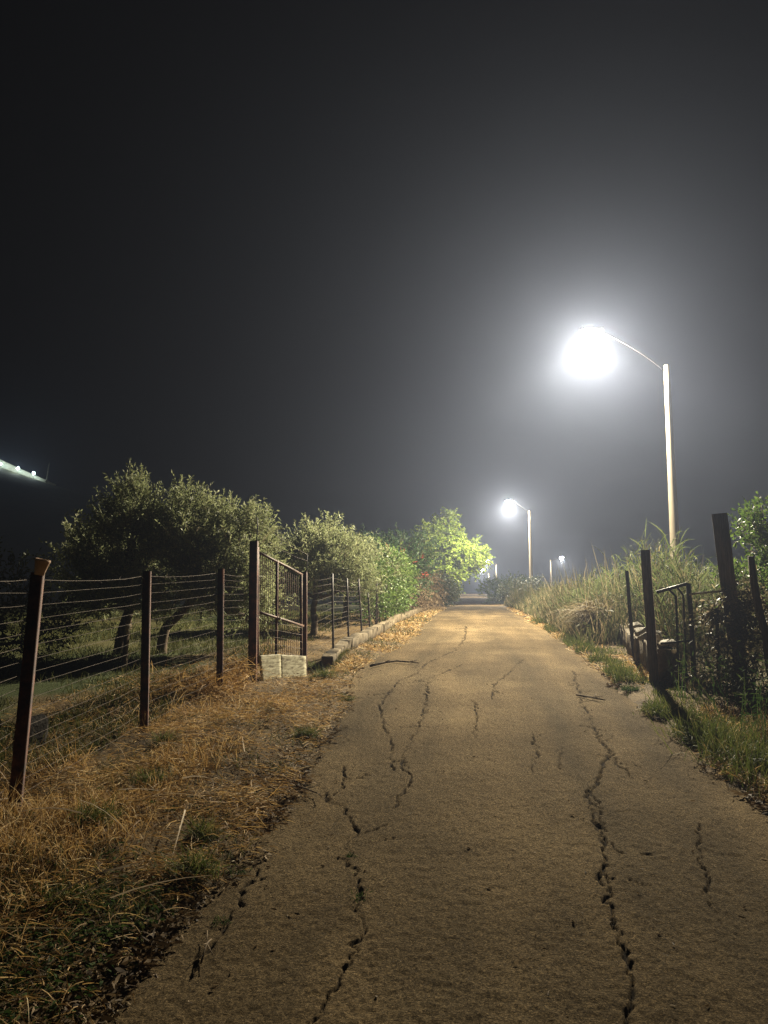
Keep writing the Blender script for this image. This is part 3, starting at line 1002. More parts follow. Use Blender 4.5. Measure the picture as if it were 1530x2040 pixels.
# dry overhanging fountain of grass at the kerb end
fg = thing('dry_tussock', 'drooping pale dry grass tussock spilling over the end of the stone kerb', 'grass tussock', (3.1, 17.2, float(ground(3.1, 17.2))))
L = Leaves()
N = 700
c = np.array([2.85, 18.2, float(ground(2.85, 18.2)) + .62])
a = rng.uniform(0, 2 * math.pi, N)
L.add(c + rng.normal(size=(N, 3)) * (.18, .3, .08), np.stack([np.cos(a) - .7, np.sin(a) * .9 - .2, rng.uniform(.2, .9, N)], -1), rng.uniform(.5, 1.15, N), .012, rng.uniform(.5, 1.0, N), (1, .9, .7, .4, 0))
c2 = on_ground(2.85 + rng.normal(size=260) * .15, 18.2 + rng.normal(size=260) * .25)
L.add(c2, np.stack([rng.normal(size=260) * .15, rng.normal(size=260) * .15, np.ones(260)], -1), .7, .013, .1)
L.build('blades', M['drygrass'], fg, tuple(fg.location))

# bush and creeper at the right edge
tree('side_bush', 'light green bush rising at the right edge behind the leaning posts', 'bush', 4.75, 12.6, [(0, 0, 0), (-.05, 0, .7)],
     [(.1, 0, 2.05, .62, .7, .48, 36), (.5, .3, 1.6, .6, .8, .6, 26), (-.25, .1, 1.2, .45, .6, .5, 18)], M['hedge'], (8, 12, .09, .035, .34), None, .06, 41)
cr = thing('creeper', 'creeper with cream leaves climbing between the leaning right posts', 'creeper', (4.3, 10.9, float(ground(4.3, 10.9))))
L, W = Leaves(), Leaves()
for k, (px, py, yy, rx, rz, nc) in enumerate([(1450, 1205, 11.0, .28, .22, 16), (1500, 1215, 11.2, .35, .3, 22), (1450, 1290, 10.8, .16, .4, 12), (1515, 1300, 11, .3, .45, 16), (1440, 1240, 10.9, .12, .35, 9), (1500, 1370, 10.6, .5, .25, 14), (1400, 1350, 11.2, .2, .2, 8)]):
    c = at(px, py, yy)
    crown_leaves(L, c, (rx, .22, rz), nc, 6, 8, .075, .034, .26, -.1, 120 + k, B=W, hollow=.2, droop=.4)
W.build('twigs', M['bark'], cr, tuple(cr.location))
L.build('foliage', M['creamleaf'], cr, tuple(cr.location))

# ------------------------------------------------------------------ STONE KERB on the right
kw = thing('stone_kerb', 'low broken concrete kerb along the right verge below the reeds', 'kerb wall', (3.0, 13, float(ground(3.0, 13))))


def block(a, b, h, th, parent, name='block', m=None, origin=None):
    """rough cast block along a-b (ground points), uneven top"""
    a, b = np.asarray(a, float), np.asarray(b, float)
    n, k = 22, 5
    t = (b - a)
    t[2] = 0
    t /= np.linalg.norm(t)
    s = np.array([t[1], -t[0], 0])
    ring = [(0, -.25), (-.02, .45), (0.0, .97), (.03, 1), (.97, 1), (1.0, .97), (1.02, .45), (1, -.25)]
    V = []
    for i in range(n + 1):
        p = a + (b - a) * i / n
        e = .006 if i in (0, n) else .009
        hv = h * (1 - .28 * max(0, float(vnoise(p[0] * 1.0, p[1], .45, 91)) - .45) * 2)
        for (u, w) in ring:
            V.append(p + s * (u * th + rng.normal() * e) + np.array([0, 0, w * hv + rng.normal() * e]) + t * rng.normal() * .008)
    K = len(ring)
    Q = []
    for i in range(n):
        for j in range(K):
            Q.append((i * K + j, (i + 1) * K + j, (i + 1) * K + (j + 1) % K, i * K + (j + 1) % K))
    mb = MB().add(V, Q)
    for e in (0, n):
        c = len(V) // K * 0 + e * K
        idx = [c + j for j in range(K)]
        tr = [(idx[0], idx[j], idx[j + 1]) if e == 0 else (idx[0], idx[j + 1], idx[j]) for j in range(1, K - 1)]
        mb.t.append(np.array(tr))
    return mb.build(name, m or M['concrete'], parent, origin)


ko = tuple(kw.location)
kp = [(2.62, 11.6), (2.74, 13.5), (2.95, 15.3), (3.27, 18.0)]
for (a, b, h, off) in ((kp[0], (2.78, 13.35), .46, 0), ((2.75, 13.42), (2.94, 15.2), .42, 0), ((2.97, 15.28), kp[3], .40, 0)):
    A, Bp = np.array([a[0] + off, a[1], float(ground(*a))]), np.array([b[0] + off, b[1], float(ground(*b))])
    block(A, Bp, h, .34, kw, origin=ko)


def rock_mesh(name, c, r, m, seed, flat=.6, npts=15):
    g = np.random.default_rng(seed)
    d = norm(g.normal(size=(npts, 3))) * g.uniform(.8, 1.1, (npts, 1))
    bm = bmesh.new()
    for p in d * np.array(r) * (1, 1, flat) * 1.1:
        bm.verts.new(p)
    res = bmesh.ops.convex_hull(bm, input=bm.verts)
    bmesh.ops.delete(bm, geom=[v for v in bm.verts if not v.link_faces], context='VERTS')
    bmesh.ops.bevel(bm, geom=bm.edges[:], offset=min(r) * .07, segments=1, affect='EDGES')
    me = bpy.data.meshes.new(name)
    bm.to_mesh(me)
    bm.free()
    o = link(name, me, m)
    o.location = c
    o.rotation_euler = (g.uniform(-.15, .15), g.uniform(-.15, .15), g.uniform(0, 6))
    return o


def ktop(x, y, h):
    return float(ground(x, y)) + h


for k, (x, y, r, lb) in enumerate([(3.06, 14.9, (.17, .10, .16), 'pale slanted stone at the far end of the loose stones on the kerb'),
                                   (2.96, 13.9, (.24, .17, .17), 'largest pale flat stone lying on top of the concrete kerb'),
                                   (3.04, 13.3, (.16, .12, .15), 'small stone behind the largest stone on the concrete kerb'),
                                   (2.88, 12.9, (.22, .14, .13), 'long low grey stone in the middle of the concrete kerb top'),
                                   (2.82, 12.25, (.13, .10, .15), 'small rough stone near the dark square post on the kerb'),
                                   (2.90, 11.9, (.16, .12, .14), 'rough stone nearest the dark square post on the kerb')]):
    tag(rock_mesh('kerb_stone', (x, y, ktop(x - .1, y, .45 if y < 13.4 else .42) + r[2] * .42), r, M['stone'], 200 + k), lb, 'stone', 'loose stones on the right kerb')


# ------------------------------------------------------------------ right posts and tube gate
def timber(label, base_px, top_px, y, w, d, m, name='timber_post', group=None, rz=0.0, round_=False, dz=0.0):
    b, t = at(*base_px, y), at(*top_px, y)
    b[2] = float(ground(b[0], y)) - .25
    o = thing(name, label, 'post', (b[0], b[1], b[2] + .25), rz, group)
    org = np.array(o.location)
    mb = MB()
    if round_:
        P = np.linspace(b, t, 7)
        P[1:-1] += rng.normal(size=(5, 3)) * (.012, .012, 0)
        mb.tube(P, [w / 2] * 5 + [w / 2 * .98, w / 2 * .8], 9)
    else:
        mb.bar(b, t, w, d, side=(math.sin(rz + .3), math.cos(rz + .3), 0), rings=6, jit=.006)
    q = mb.build('shaft', m, o, org)
    q.rotation_euler = (0, 0, 0)
    return o


timber('dark square post standing at the near end of the stone kerb', (1303, 1335), (1286, 1096), 11.5, .125, .125, M['oldwood'])
timber('tallest thick post on the right leaning to the left over the creeper', (1478, 1345), (1434, 1024), 11.0, .20, .20, M['oldwood'])
timber('rounded pale-topped post leaning left at the right edge of the picture', (1545, 1345), (1496, 1108), 10.6, .10, .10, M['oldwood'], round_=True)
timber('thin dark stake standing among the reeds behind the stone kerb', (1264, 1290), (1249, 1137), 13.9, .055, .055, M['dark_steel'], name='thin_stake')
timber('thin dark stake wrapped by the creeper left of the tallest post', (1432, 1365), (1427, 1212), 10.9, .05, .05, M['dark_steel'], name='thin_stake')

tg = thing('tube_gate', 'narrow dark tube gate hung beside the dark square post on the right', 'gate', at(1345, 1330, 11.3))
to = np.array(tg.location)
to[2] = float(ground(to[0], to[1]))
tg.location = to


def tubes(name, pts, r, m, parent, org, sides=8):
    return MB().tube(np.array([np.asarray(p) for p in pts]), r, sides).build(name, m, parent, org, smooth=True)


def down(px, py, y, z=-.1):
    p = at(px, py, y)
    return np.array([p[0], p[1], float(ground(p[0], p[1])) + z])


tubes('top_rail', [at(1308, 1180, 11.4), at(1369, 1163, 11.2)], .024, M['dark_steel'], tg, to)
t_ = at(1371, 1162, 11.2)
tubes('stile', [t_, at(1377, 1230, 11.2), down(1384, 1380, 11.2)], .034, M['dark_steel'], tg, to)
for (a, b, c) in (((1332, 1174), (1346, 1188), (1351, 1340)), ((1349, 1170), (1361, 1186), (1367, 1340))):
    tubes('brace_bar', [at(*a, 11.3), at(*b, 11.3), at(b[0] + 1, b[1] + 18, 11.3), down(*c, 11.3)], .016, M['dark_steel'], tg, to, 6)
tubes('mid_rail', [at(1316, 1282, 11.4), at(1380, 1276, 11.2)], .016, M['dark_steel'], tg, to, 6)
tubes('latch_bar', [at(1372, 1184, 11.15), at(1444, 1177, 11.0)], .017, M['pale_bar'], tg, to, 6)


# ------------------------------------------------------------------ LEFT FENCE
def angle_iron(mb, b, t, w=.085, th=.010, yaw=0.0):
    """L-profile post: wide face to the camera, flange on the lamp side"""
    b, t = np.asarray(b, float), np.asarray(t, float)
    e1 = np.array([math.cos(yaw), math.sin(yaw), 0])
    e2 = np.array([-math.sin(yaw), math.cos(yaw), 0])
    prof = [(-w / 2, 0), (w / 2, 0), (w / 2, w * .8), (w / 2 - th, w * .8), (w / 2 - th, th), (-w / 2, th)]
    V = [p + e1 * u + e2 * v for p in (b, t) for u, v in prof]
    K = 6
    Q = [(j, (j + 1) % K, K + (j + 1) % K, K + j) for j in range(K)]
    mb.add(V, Q)
    mb.t.append(np.array([(K, K + 1, K + 5), (K + 1, K + 4, K + 5), (K + 1, K + 2, K + 3), (K + 1, K + 3, K + 4)]) + mb.n - 12)
    return mb


fence = thing('wire_fence', 'wire fence on rusty angle iron posts along the left verge', 'fence', (-3.3, 7, float(ground(-3.3, 7))))
fo = np.array(fence.location)
posts = [((-330, 1950), (-180, 1118), 3.5), ((24, 1592), (73, 1140), 5.55), ((286, 1470), (292, 1138), 8.3), ((437, 1388), (440, 1133), 10.3)]
ptop, pbot = [], []
for (bp_, tp_, yy) in posts:
    b, t = at(*bp_, yy), at(*tp_, yy)
    b[2] = float(ground(b[0], yy)) - .25
    angle_iron(MB(), b, t, yaw=.25).build('post', M['rust'], fence, fo)
    ptop.append(t)
    pbot.append(b + (0, 0, .25))
GL, GR = 11.3, 13.3
gl_t, gl_b = at(506, 1078, GL), at(503, 1345, GL)
gl_b[2] = float(ground(gl_b[0], GL)) - .2
ptop.append(np.array([gl_b[0] - .02, GL + .06, gl_b[2] + .2 + 1.62]))
pbot.append(np.array([gl_b[0] - .02, GL + .06, gl_b[2] + .2]))
for k in range(17):
    f = .97 - k * .057
    P = []
    for i in range(len(ptop)):
        p = pbot[i] + (ptop[i] - pbot[i]) * f
        if P:
            q = P[-1]
            sag = rng.uniform(.0, .010) if k else .03
            for s in (.25, .5, .75):
                P.append(q + (p - q) * s - np.array([0, 0, sag * 4 * s * (1 - s)]) + rng.normal(size=3) * (.002, .003, .0015))
        P.append(p + np.array([-.03, -.015, rng.normal() * .004]))
    MB().tube(P, .0017 if k else .0026, 4).build('wire', M['wire'], fence, fo)
# twists of the barbed top wire
B = MB()
for s in np.linspace(.02, .98, 60):
    i = min(3, int(s * 4))
    u = s * 4 - i
    a = pbot[i] + (ptop[i] - pbot[i]) * .97
    b = pbot[i + 1] + (ptop[i + 1] - pbot[i + 1]) * .97
    p = a + (b - a) * u - np.array([.03, .015, .04 * 4 * u * (1 - u)])
    d = rng.normal(size=3) * .016
    B.tube([p - d, p + d], .0018, 3)
tag(B.build('barbs', M['wire'], fence, fo), kind='stuff')
# sleeve of bare wire on the first post
pc = thing('upturned_pot', 'small faded clay pot set on the top of the nearest rusty post', 'pot', ptop[1] - (0, 0, .02))
ax = np.array([[1, 0, -.22], [0, 1, 0], [.22, 0, 1]])
MB().lathe((0.02, 0, 0), [(.001, 0.0), (.034, 0.0), (.040, .03), (.052, .095), (.056, .10), (.056, .118), (.047, .118), (.040, .05), (.001, .02)], 14, ax).build('pot_body', M['clay'], pc, None, smooth=False)

# small stake in the field with a pale head, and the boulder behind the first post
sb = np.array([-5.75, 12.6, float(ground(-5.75, 12.6))])
st = thing('field_stake', 'short dark stake with a pale knob in the grass behind the fence', 'stake', sb)
MB().tube([sb - (0, 0, .2), sb + (.01, 0, .35), sb + (.03, 0, .62)], [.05, .045, .04], 7).build('shaft', M['bark'], st, sb)
MB().lathe(sb + (.03, 0, .62), [(.04, 0), (.05, .03), (.035, .07), (.055, .11), (.05, .15), (.001, .17)], 9).build('knob', M['stone'], st, sb)
bp_ = at(66, 1448, 7.4)
tag(rock_mesh('boulder', (bp_[0], 7.4, float(ground(bp_[0], 7.4)) + .10), (.17, .17, .28), M['darkstone'], 301, .9), 'dark pointed boulder in the dry grass behind the nearest fence post', 'boulder')

# ------------------------------------------------------------------ RUSTY GATE
gate = thing('rusty_gate', 'rusty brown steel gate with slanted top rail and pale sheets at its foot', 'gate', (gl_b[0] + .15, 12.3, float(ground(gl_b[0] + .15, 12.3))))
go = np.array(gate.location)
gr_t, gr_b = at(608, 1139, GR), at(607, 1352, GR)
gr_b[2] = float(ground(gr_b[0], GR)) - .2
mb = MB()
mb.bar(gl_b, gl_t, .115, .08, side=(0, 1, 0), rings=4, jit=.002)
mb.build('post', M['rust'], gate, go)
mb = MB()
mb.bar(gr_b, gr_t, .065, .06, side=(0, 1, 0), rings=4, jit=.002)
mb.build('post', M['rust'], gate, go)


def gp(px, py):
    d = ray(px, py)
    e = gr_b - gl_b
    y = (e[0] * gl_b[1] - e[1] * gl_b[0]) / (e[0] - e[1] * d[0])   # the gate's own vertical plane
    return EYE + d * y


GN = np.array([gr_b[1] - gl_b[1], -(gr_b[0] - gl_b[0]), 0])
GN /= np.linalg.norm(GN)


MB().bar(gp(513, 1090), gp(513, 1322), .045, .035, side=tuple(GN), rings=3, jit=.002).build('stile', M['gate_rust'], gate, go)
MB().bar(gp(600, 1146), gp(600, 1322), .030, .035, side=tuple(GN), rings=3, jit=.002).build('stile', M['gate_rust'], gate, go)
MB().bar(gp(552, 1116), gp(550, 1312), .030, .035, side=tuple(GN), rings=3, jit=.002).build('centre_bar', M['gate_rust'], gate, go)
MB().bar(gp(511, 1098), gp(602, 1145), .030, .035, side=tuple(GN), rings=3, jit=.002).build('top_rail', M['gate_rust'], gate, go)
MB().bar(gp(511, 1218), gp(604, 1247), .034, .035, side=tuple(GN), rings=3, jit=.002).build('mid_rail', M['gate_rust'], gate, go)
MB().box(gp(553, 1233) + GN * .03, (.05, .05, .05)).build('latch', M['stone'], gate, go)
for k in range(22):
    px = 518 + k * 82 / 21
    if abs(px - 551.5) < 2.5:
        continue
    top = 1098 + (px - 511) / 91 * 47 + 1.5
    MB().tube([gp(px, top) - GN * .02, gp(px + rng.normal() * .4, 1318) - GN * .02], 0.0040, 4).build('rod', M['rust'], gate, go)
for k in range(5):
    y0 = 1238 + k * 14
    MB().tube([gp(515, y0) + GN * .02, gp(556, y0 + 5) + GN * .02, gp(600, y0 + 13) + GN * .02], .0022, 4).build('wire', M['wire'], gate, go)
sp1 = at(512.5, 1030, GL)
MB().tube([gl_t - (-.03, 0, .15), (gl_t + sp1) / 2 + (.03, 0, 0), sp1], [.012, .010, .008], 6).build('spike', M['dark_steel'], gate, go)
sp2 = at(612.5, 1103, GR)
MB().tube([gr_t + (.02, 0, -.1), sp2], [.009, .007], 6).build('spike', M['dark_steel'], gate, go)
for k in range(2):
    a, b = sp1 - (0, 0, .02 + .22 * k), sp2 - (0, 0, .02 + .11 * k)
    s = np.linspace(0, 1, 14)[:, None]
    P = a + (b - a) * s - np.array([0, 0, 1.]) * (.05 * 4 * s * (1 - s)) + rng.normal(size=(14, 3)) * .003
    B = MB().tube(P, .003, 4)
    for q in range(1, 13):
        d = rng.normal(size=3) * .02
        B.tube([P[q] - d, P[q] + d], .002, 3)
    B.build('barbed_wire', M['wire'], gate, go)


def ribbed_sheet(pa, pb, pc_, pd, nrib, dy, name):
    """corrugated sheet, corners: bottom-left, bottom-right, top-right, top-left"""
    pa, pb, pc_, pd = (np.asarray(p) for p in (pa, pb, pc_, pd))
    nu, nv = 9, nrib * 6 + 1
    V = []
    for j in range(nv):
        v = j / (nv - 1)
        for i_ in range(nu):
            u = i_ / (nu - 1)
            p = (pa * (1 - u) + pb * u) * (1 - v) + (pd * (1 - u) + pc_ * u) * v
            off = .0005 * (1 if (j % 6) in (1, 2, 3, 4) else -2.0) + .002 * math.sin(u * 3 + v * 2) + rng.normal() * .0003
            V.append(p + GN * (off + dy))
    Q = [(j * nu + k, j * nu + k + 1, (j + 1) * nu + k + 1, (j + 1) * nu + k) for j in range(nv - 1) for k in range(nu - 1)]
    o = MB().add(V, Q).build(name, M['sheet'], gate, go)
    md = o.modifiers.new('thickness', 'SOLIDIFY')
    md.thickness = .006
    return o


ribbed_sheet(gp(514, 1357), gp(554, 1352), gp(553, 1303), gp(508, 1306), 6, .058, 'sheet_panel')
ribbed_sheet(gp(552, 1352), gp(606, 1350), gp(605, 1307), gp(551, 1304), 5, .045, 'sheet_panel')

# ------------------------------------------------------------------ kerb wall and stake fence past the gate
kb = thing('concrete_plinth', 'low pale concrete plinth running along the left verge past the gate', 'plinth wall', (-2.35, 14, float(ground(-2.35, 14))))
pts = [(-2.62, 13.75), (-2.50, 15.2), (-2.44, 17.2), (-2.40, 20.0), (-2.36, 24.0), (-2.30, 29.0), (-2.15, 37.0)]
for k in range(len(pts) - 1):
    a, b = np.array([*pts[k], 0.]), np.array([*pts[k + 1], 0.])
    t = (b - a) / np.linalg.norm(b - a)
    b = b - t * .02
    a[2], b[2] = float(ground(a[0], a[1])), float(ground(b[0], b[1]))
    block(b, a, .22, -.20, kb, 'segment', origin=tuple(kb.location))
f2 = thing('stake_fence', 'wire fence on thin dark stakes standing along the low concrete plinth', 'fence', (-2.6, 16, float(ground(-2.6, 16))))
f2o = np.array(f2.location)
st_ = [(gr_t + (.03, .05, -.05), gr_b + (0.03, .05, .2))]
for (bx, by, tx, ty, yy) in ((664, 1306, 662, 1143, 14.4), (695, 1292, 691, 1152, 16.2), (722, 1280, 714, 1153, 17.6), (738, 1272, 733, 1180, 19.2)):
    b, t = at(bx, by, yy), at(tx, ty, yy)
    b[2] = float(ground(b[0], yy)) - .1
    MB().bar(b, t, .032, .032, side=(.3, 1, 0), rings=4, jit=.003).build('stake', M['dark_steel'], f2, f2o)
    st_.append((t, b + (0, 0, .1)))
for yy in (21.5, 24, 27, 30.5):
    x = -2.58
    z = float(ground(x, yy))
    b, t = np.array([x, yy, z - .1]), np.array([x + rng.normal() * .03, yy, z + 1.35])
    MB().bar(b, t, .034, .034, side=(.3, 1, 0), rings=4, jit=.003).build('stake', M['dark_steel'], f2, f2o)
    st_.append((t, b + (0, 0, .1)))
for k in range(11):
    f = .95 - k * .075
    P = []
    for (t, b) in st_:
        p = b + (t - b) * f
        if P:
            P.append((P[-1] + p) / 2 - np.array([0, 0, rng.uniform(0, .03)]))
        P.append(p - np.array([.0, .02, 0]))
    MB().tube(P, .0020, 4).build('wire', M['wire'], f2, f2o)

# ------------------------------------------------------------------ VERGES: straw, grass, weeds, litter
def stuff(name, L, m):
    o = L.build(name, m)
    return tag(o, kind='stuff')


def keep_off_road(x, y, slack=0.0):
    return (x < edge_l(y) + slack) | (x > edge_r(y) - slack)


# lying straw on the left bank
L = Leaves()
N = 120000
y = logy(N, 1.5, 16)
x = -1.15 - rng.random(N) ** 1.15 * 4.2
dens = (.28 + .72 * sstep(.30, .62, vnoise(x, y, .55, 60))) * (.16 + .84 * sstep(2.8, 5.0, y)) * (1 - .75 * sstep(-3.7, -4.6, x)) * (1 - .8 * sstep(11, 14, y))
k = (rng.random(N) < dens) & (x < edge_l(y) - .02 + .12 * (rng.random(N) < .2))
x, y = x[k], y[k]
n = len(x)
a = rng.uniform(0, 2 * math.pi, n)
L.add(on_ground(x, y, rng.uniform(.004, .07, n)), np.stack([np.cos(a), np.sin(a), rng.normal(size=n) * .22 + .10], -1), rng.uniform(.03, .17, n) * rng.choice([.6, 1, 1.3], n), rng.uniform(.002, .0055, n), rng.uniform(0, .5, n), (1, 1, .8, .3), np.clip(rng.random(n) * .75 + .35 * (vnoise(x, y, .35, 69) - .5) + .25 * (rng.random(n) < .12), 0, 1), curl=.45)
stuff('straw_litter', L, M['straw'])
# standing dry grass along the fence
L = Leaves()
N = 26000
y = logy(N, 3.0, 14)
x = -2.0 - np.abs(rng.normal(size=N)) * 1.0 - .2 * rng.random(N)
dens = sstep(.34, .60, vnoise(x, y, .6, 61)) * sstep(-1.7, -2.5, x) * sstep(3.0, 5.0, y) * (1 - .6 * sstep(-4.2, -5, x)) * (1 - (x > -3.15) * sstep(9.4, 10.4, y))
k = rng.random(N) < dens
x, y = x[k], y[k]
n = len(x)
hh = rng.uniform(.10, .34, n) * (.7 + .8 * vnoise(x, y, .9, 62))
L.add(on_ground(x, y), np.stack([rng.normal(size=n) * .55, rng.normal(size=n) * .55, np.ones(n)], -1), hh, rng.uniform(.003, .006, n), rng.uniform(.1, 1.0, n), (1, .9, .6, 0), rng.random(n) * .9, curl=.3)
stuff('dry_grass', L, M['straw'])
# long bleached stalks lying about
L = Leaves()
n = 170
y = logy(n, 2.0, 11)
x = -1.6 - rng.random(n) * 2.6
a = rng.uniform(0, 2 * math.pi, n)
L.add(on_ground(x, y, .05 + rng.random(n) * .10), np.stack([np.cos(a), np.sin(a), rng.normal(size=n) * .25 + .12], -1), rng.uniform(.25, .8, n), rng.uniform(.005, .011, n), .2, (1, 1, .8, .6, .3), None, curl=.25)
stuff('stalk_litter', L, M['paletwig'])
# short green grass over the bank and the field
L = Leaves()
N = 60000
y = logy(N, 1.6, 15)
x = -1.2 - rng.random(N) * 3.4
dens = (.10 + .9 * sstep(.48, .68, vnoise(x, y, .45, 63))) * (.55 + .45 * sstep(6, 2.5, y)) + .35 * sstep(5, 2.2, y) * sstep(.3, .6, vnoise(x, y, .3, 68)) * sstep(-1.5, -1.8, x)
k = (rng.random(N) < dens) & (x < edge_l(y) - .03)
x, y = x[k], y[k]
n = len(x)
L.add(on_ground(x, y), np.stack([rng.normal(size=n) * .45, rng.normal(size=n) * .45, np.ones(n)], -1), rng.uniform(.05, .17, n), rng.uniform(.003, .006, n), rng.uniform(.1, .8, n), (1, .9, .6, 0), rng.random(n) ** 1.3)
N = 70000
y = logy(N, 5.2, 34)
x = -3.6 - rng.random(N) * (2.5 + .42 * y)
dens = sstep(.25, .6, vnoise(x, y, 1.2, 64))
k = rng.random(N) < dens
x, y = x[k], y[k]
n = len(x)
L.add(on_ground(x, y), np.stack([rng.normal(size=n) * .35, rng.normal(size=n) * .35, np.ones(n)], -1), rng.uniform(.08, .26, n), .004 + .0005 * y, rng.uniform(.1, .6, n), (1, .9, .6, 0), rng.random(n) ** 1.2 * .9)
N = 9000
y = logy(N, 11.5, 40)
x = edge_l(y) - rng.random(N) ** .8 * (-edge_l(y) + 1.0) * 1.0 * .9 + .05
x = np.maximum(x, -2.35)
dens = sstep(.42, .62, vnoise(x, y, .7, 65))
k = rng.random(N) < dens
x, y = x[k], y[k]
n = len(x)
L.add(on_ground(x, y), np.stack([rng.normal(size=n) * .5, rng.normal(size=n) * .5, np.ones(n)], -1), rng.uniform(.05, .18, n), .005 + .0004 * y, rng.uniform(.1, .8, n), (1, .9, .6, 0), .35 + .65 * rng.random(n))
stuff('green_grass', L, M['grass'])
# dry verge past the gate, both sides
L = Leaves()
N = 26000
y = logy(N, 11.5, 45)
x = np.where(rng.random(N) < .6, edge_l(y) + .06 - rng.random(N) ** .9 * (2.32 + edge_l(y)), edge_r(y) - .05 + rng.random(N) * .8)
dens = sstep(.32, .6, vnoise(x, y, .6, 66))
k = rng.random(N) < dens
x, y = x[k], y[k]
n = len(x)
L.add(on_ground(x, y, .005), np.stack([rng.normal(size=n), rng.normal(size=n), rng.uniform(.05, .8, n)], -1), rng.uniform(.05, .20, n), .004 + .0004 * y, rng.uniform(.1, .8, n), (1, .9, .6, 0), rng.random(n))
# dry patch right of the road, in front of the stone kerb
N = 26000
y = logy(N, 4.0, 14)
x = edge_r(y) + .06 + rng.random(N) * 1.1
dens = sstep(.3, .58, vnoise(x, y, .5, 67)) * np.maximum(sstep(.25, .5, x - edge_r(y)), .6 * (y < 8))
k = rng.random(N) < dens
x, y = x[k], y[k]
n = len(x)
L.add(on_ground(x, y, .005), np.stack([rng.normal(size=n), rng.normal(size=n), rng.uniform(.05, .9, n)], -1), rng.uniform(.06, .24, n), .004 + .0003 * y, rng.uniform(.1, .8, n), (1, .9, .6, 0), rng.random(n))
stuff('verge_straw', L, M['straw'])
# right verge grass strip and weeds near the camera
L = Leaves()
N = 30000
y = logy(N, 4.2, 26)
x = edge_r(y) + .02 + np.abs(rng.normal(size=N)) * (.30 + .018 * y)
dens = sstep(.34, .6, vnoise(x, y, .55, 70)) * sstep(6.0, 9.0, y)
k = rng.random(N) < dens
x, y = x[k], y[k]
n = len(x)
L.add(on_ground(x, y), np.stack([rng.normal(size=n) * .32, rng.normal(size=n) * .32, np.ones(n)], -1), rng.uniform(.10, .34, n) * (.6 + .8 * vnoise(x, y, .8, 71)) * (1 - .65 * sstep(2.25, 2.5, x) * sstep(7.5, 9.5, y) * (1 - sstep(15, 18, y))), .004 + .0003 * y, rng.uniform(.1, .6, n), (1, .9, .6, 0), rng.random(n) ** 1.4 * .92)
stuff('verge_grass', L, M['verge'])
L = Leaves()
N = 40000
y = logy(N, 4.4, 11.5)
x = 2.35 + .35 * sstep(8, 10, y) + rng.random(N) ** .85 * 2.9
dens = sstep(.32, .58, vnoise(x, y, .7, 72))
k = rng.random(N) < dens
x, y = x[k], y[k]
n = len(x)
L.add(on_ground(x, y), np.stack([rng.normal(size=n) * .3, rng.normal(size=n) * .3, np.ones(n)], -1), rng.uniform(.08, .46, n) * (.25 + 1.1 * vnoise(x, y, .6, 73)) * (.45 + .55 * sstep(2.35, 2.9, x)), .004, rng.uniform(.1, .6, n), (1, .9, .6, 0), np.clip(rng.random(n) ** 1.2 + .2 * (rng.random(n) < .3), 0, 1))
stuff('weedy_grass', L, M['rough'])
# dark thin weed stems on the right
L = Leaves()
n = 300
y = logy(n, 5.0, 11)
x = 2.55 + rng.random(n) * 2.3
b = on_ground(x, y)
d = norm(np.stack([rng.normal(size=n) * .22 - .1, rng.normal(size=n) * .2, np.ones(n)], -1))
hh = rng.uniform(.35, .85, n)
L.add(b, d, hh, .010, .1, (1, .8, .6, .3))
own = np.repeat(np.arange(n), 9)
f = np.tile(np.linspace(.3, 1, 9), n)
L.add(b[own] + d[own] * (hh[own] * f)[:, None], rand_dirs(n * 9, .5), rng.uniform(.05, .13, n * 9), .012, .2, LEAF)
stuff('stemmy_weeds', L, M['weed'])
# leaf litter along both road edges
L = Leaves()
N = 9000
y = logy(N, 1.6, 13)
sd = rng.random(N) < .45
off = np.abs(rng.normal(size=N)) * .11 - .05
x = np.where(sd, edge_l(y) - off, edge_r(y) + off)
dens = sstep(.38, .66, vnoise(x, y, .5, 75))
k = rng.random(N) < dens
x, y = x[k], y[k]
n = len(x)
gz = np.maximum(ground(x, y), zroad(y) - .015 * 0 - .015)
a = rng.uniform(0, 2 * math.pi, n)
L.add(np.stack([x, y, gz + rng.uniform(.005, .03, n)], -1), np.stack([np.cos(a), np.sin(a), rng.normal(size=n) * .3 + .05], -1), rng.uniform(.025, .09, n), rng.uniform(.008, .022, n), .2, LEAF4, None, curl=.5)
N = 9000
y = logy(N, 1.6, 12)
x = edge_l(y) + .1 - rng.random(N) ** 1.3 * 1.6
k = rng.random(N) < sstep(.35, .6, vnoise(x, y, .4, 76))
x, y = x[k], y[k]
n = len(x)
a = rng.uniform(0, 2 * math.pi, n)
L.add(np.stack([x, y, np.maximum(ground(x, y), zroad(y) - .015) + rng.uniform(.005, .03, n)], -1), np.stack([np.cos(a), np.sin(a), rng.normal(size=n) * .35 + .1], -1), rng.uniform(.02, .07, n), rng.uniform(.006, .016, n), .2, LEAF4, None, curl=.5)
# crumbs on the asphalt
N = 500
y = logy(N, 1.8, 14)
u = rng.random(N)
u = np.where(rng.random(N) < .6, np.where(rng.random(N) < .5, u * .18, 1 - u * .22), u)
x = edge_l(y) + (edge_r(y) - edge_l(y)) * u
a = rng.uniform(0, 2 * math.pi, N)
L.add(np.stack([x, y, zroad(y) + .016 - .03 * ((u - .5) * 2) ** 2], -1), np.stack([np.cos(a), np.sin(a), rng.random(N) * .25], -1), rng.uniform(.01, .045, N), rng.uniform(.004, .012, N), .1, LEAF4, None, curl=.4)
stuff('leaf_litter', L, M['litter'])
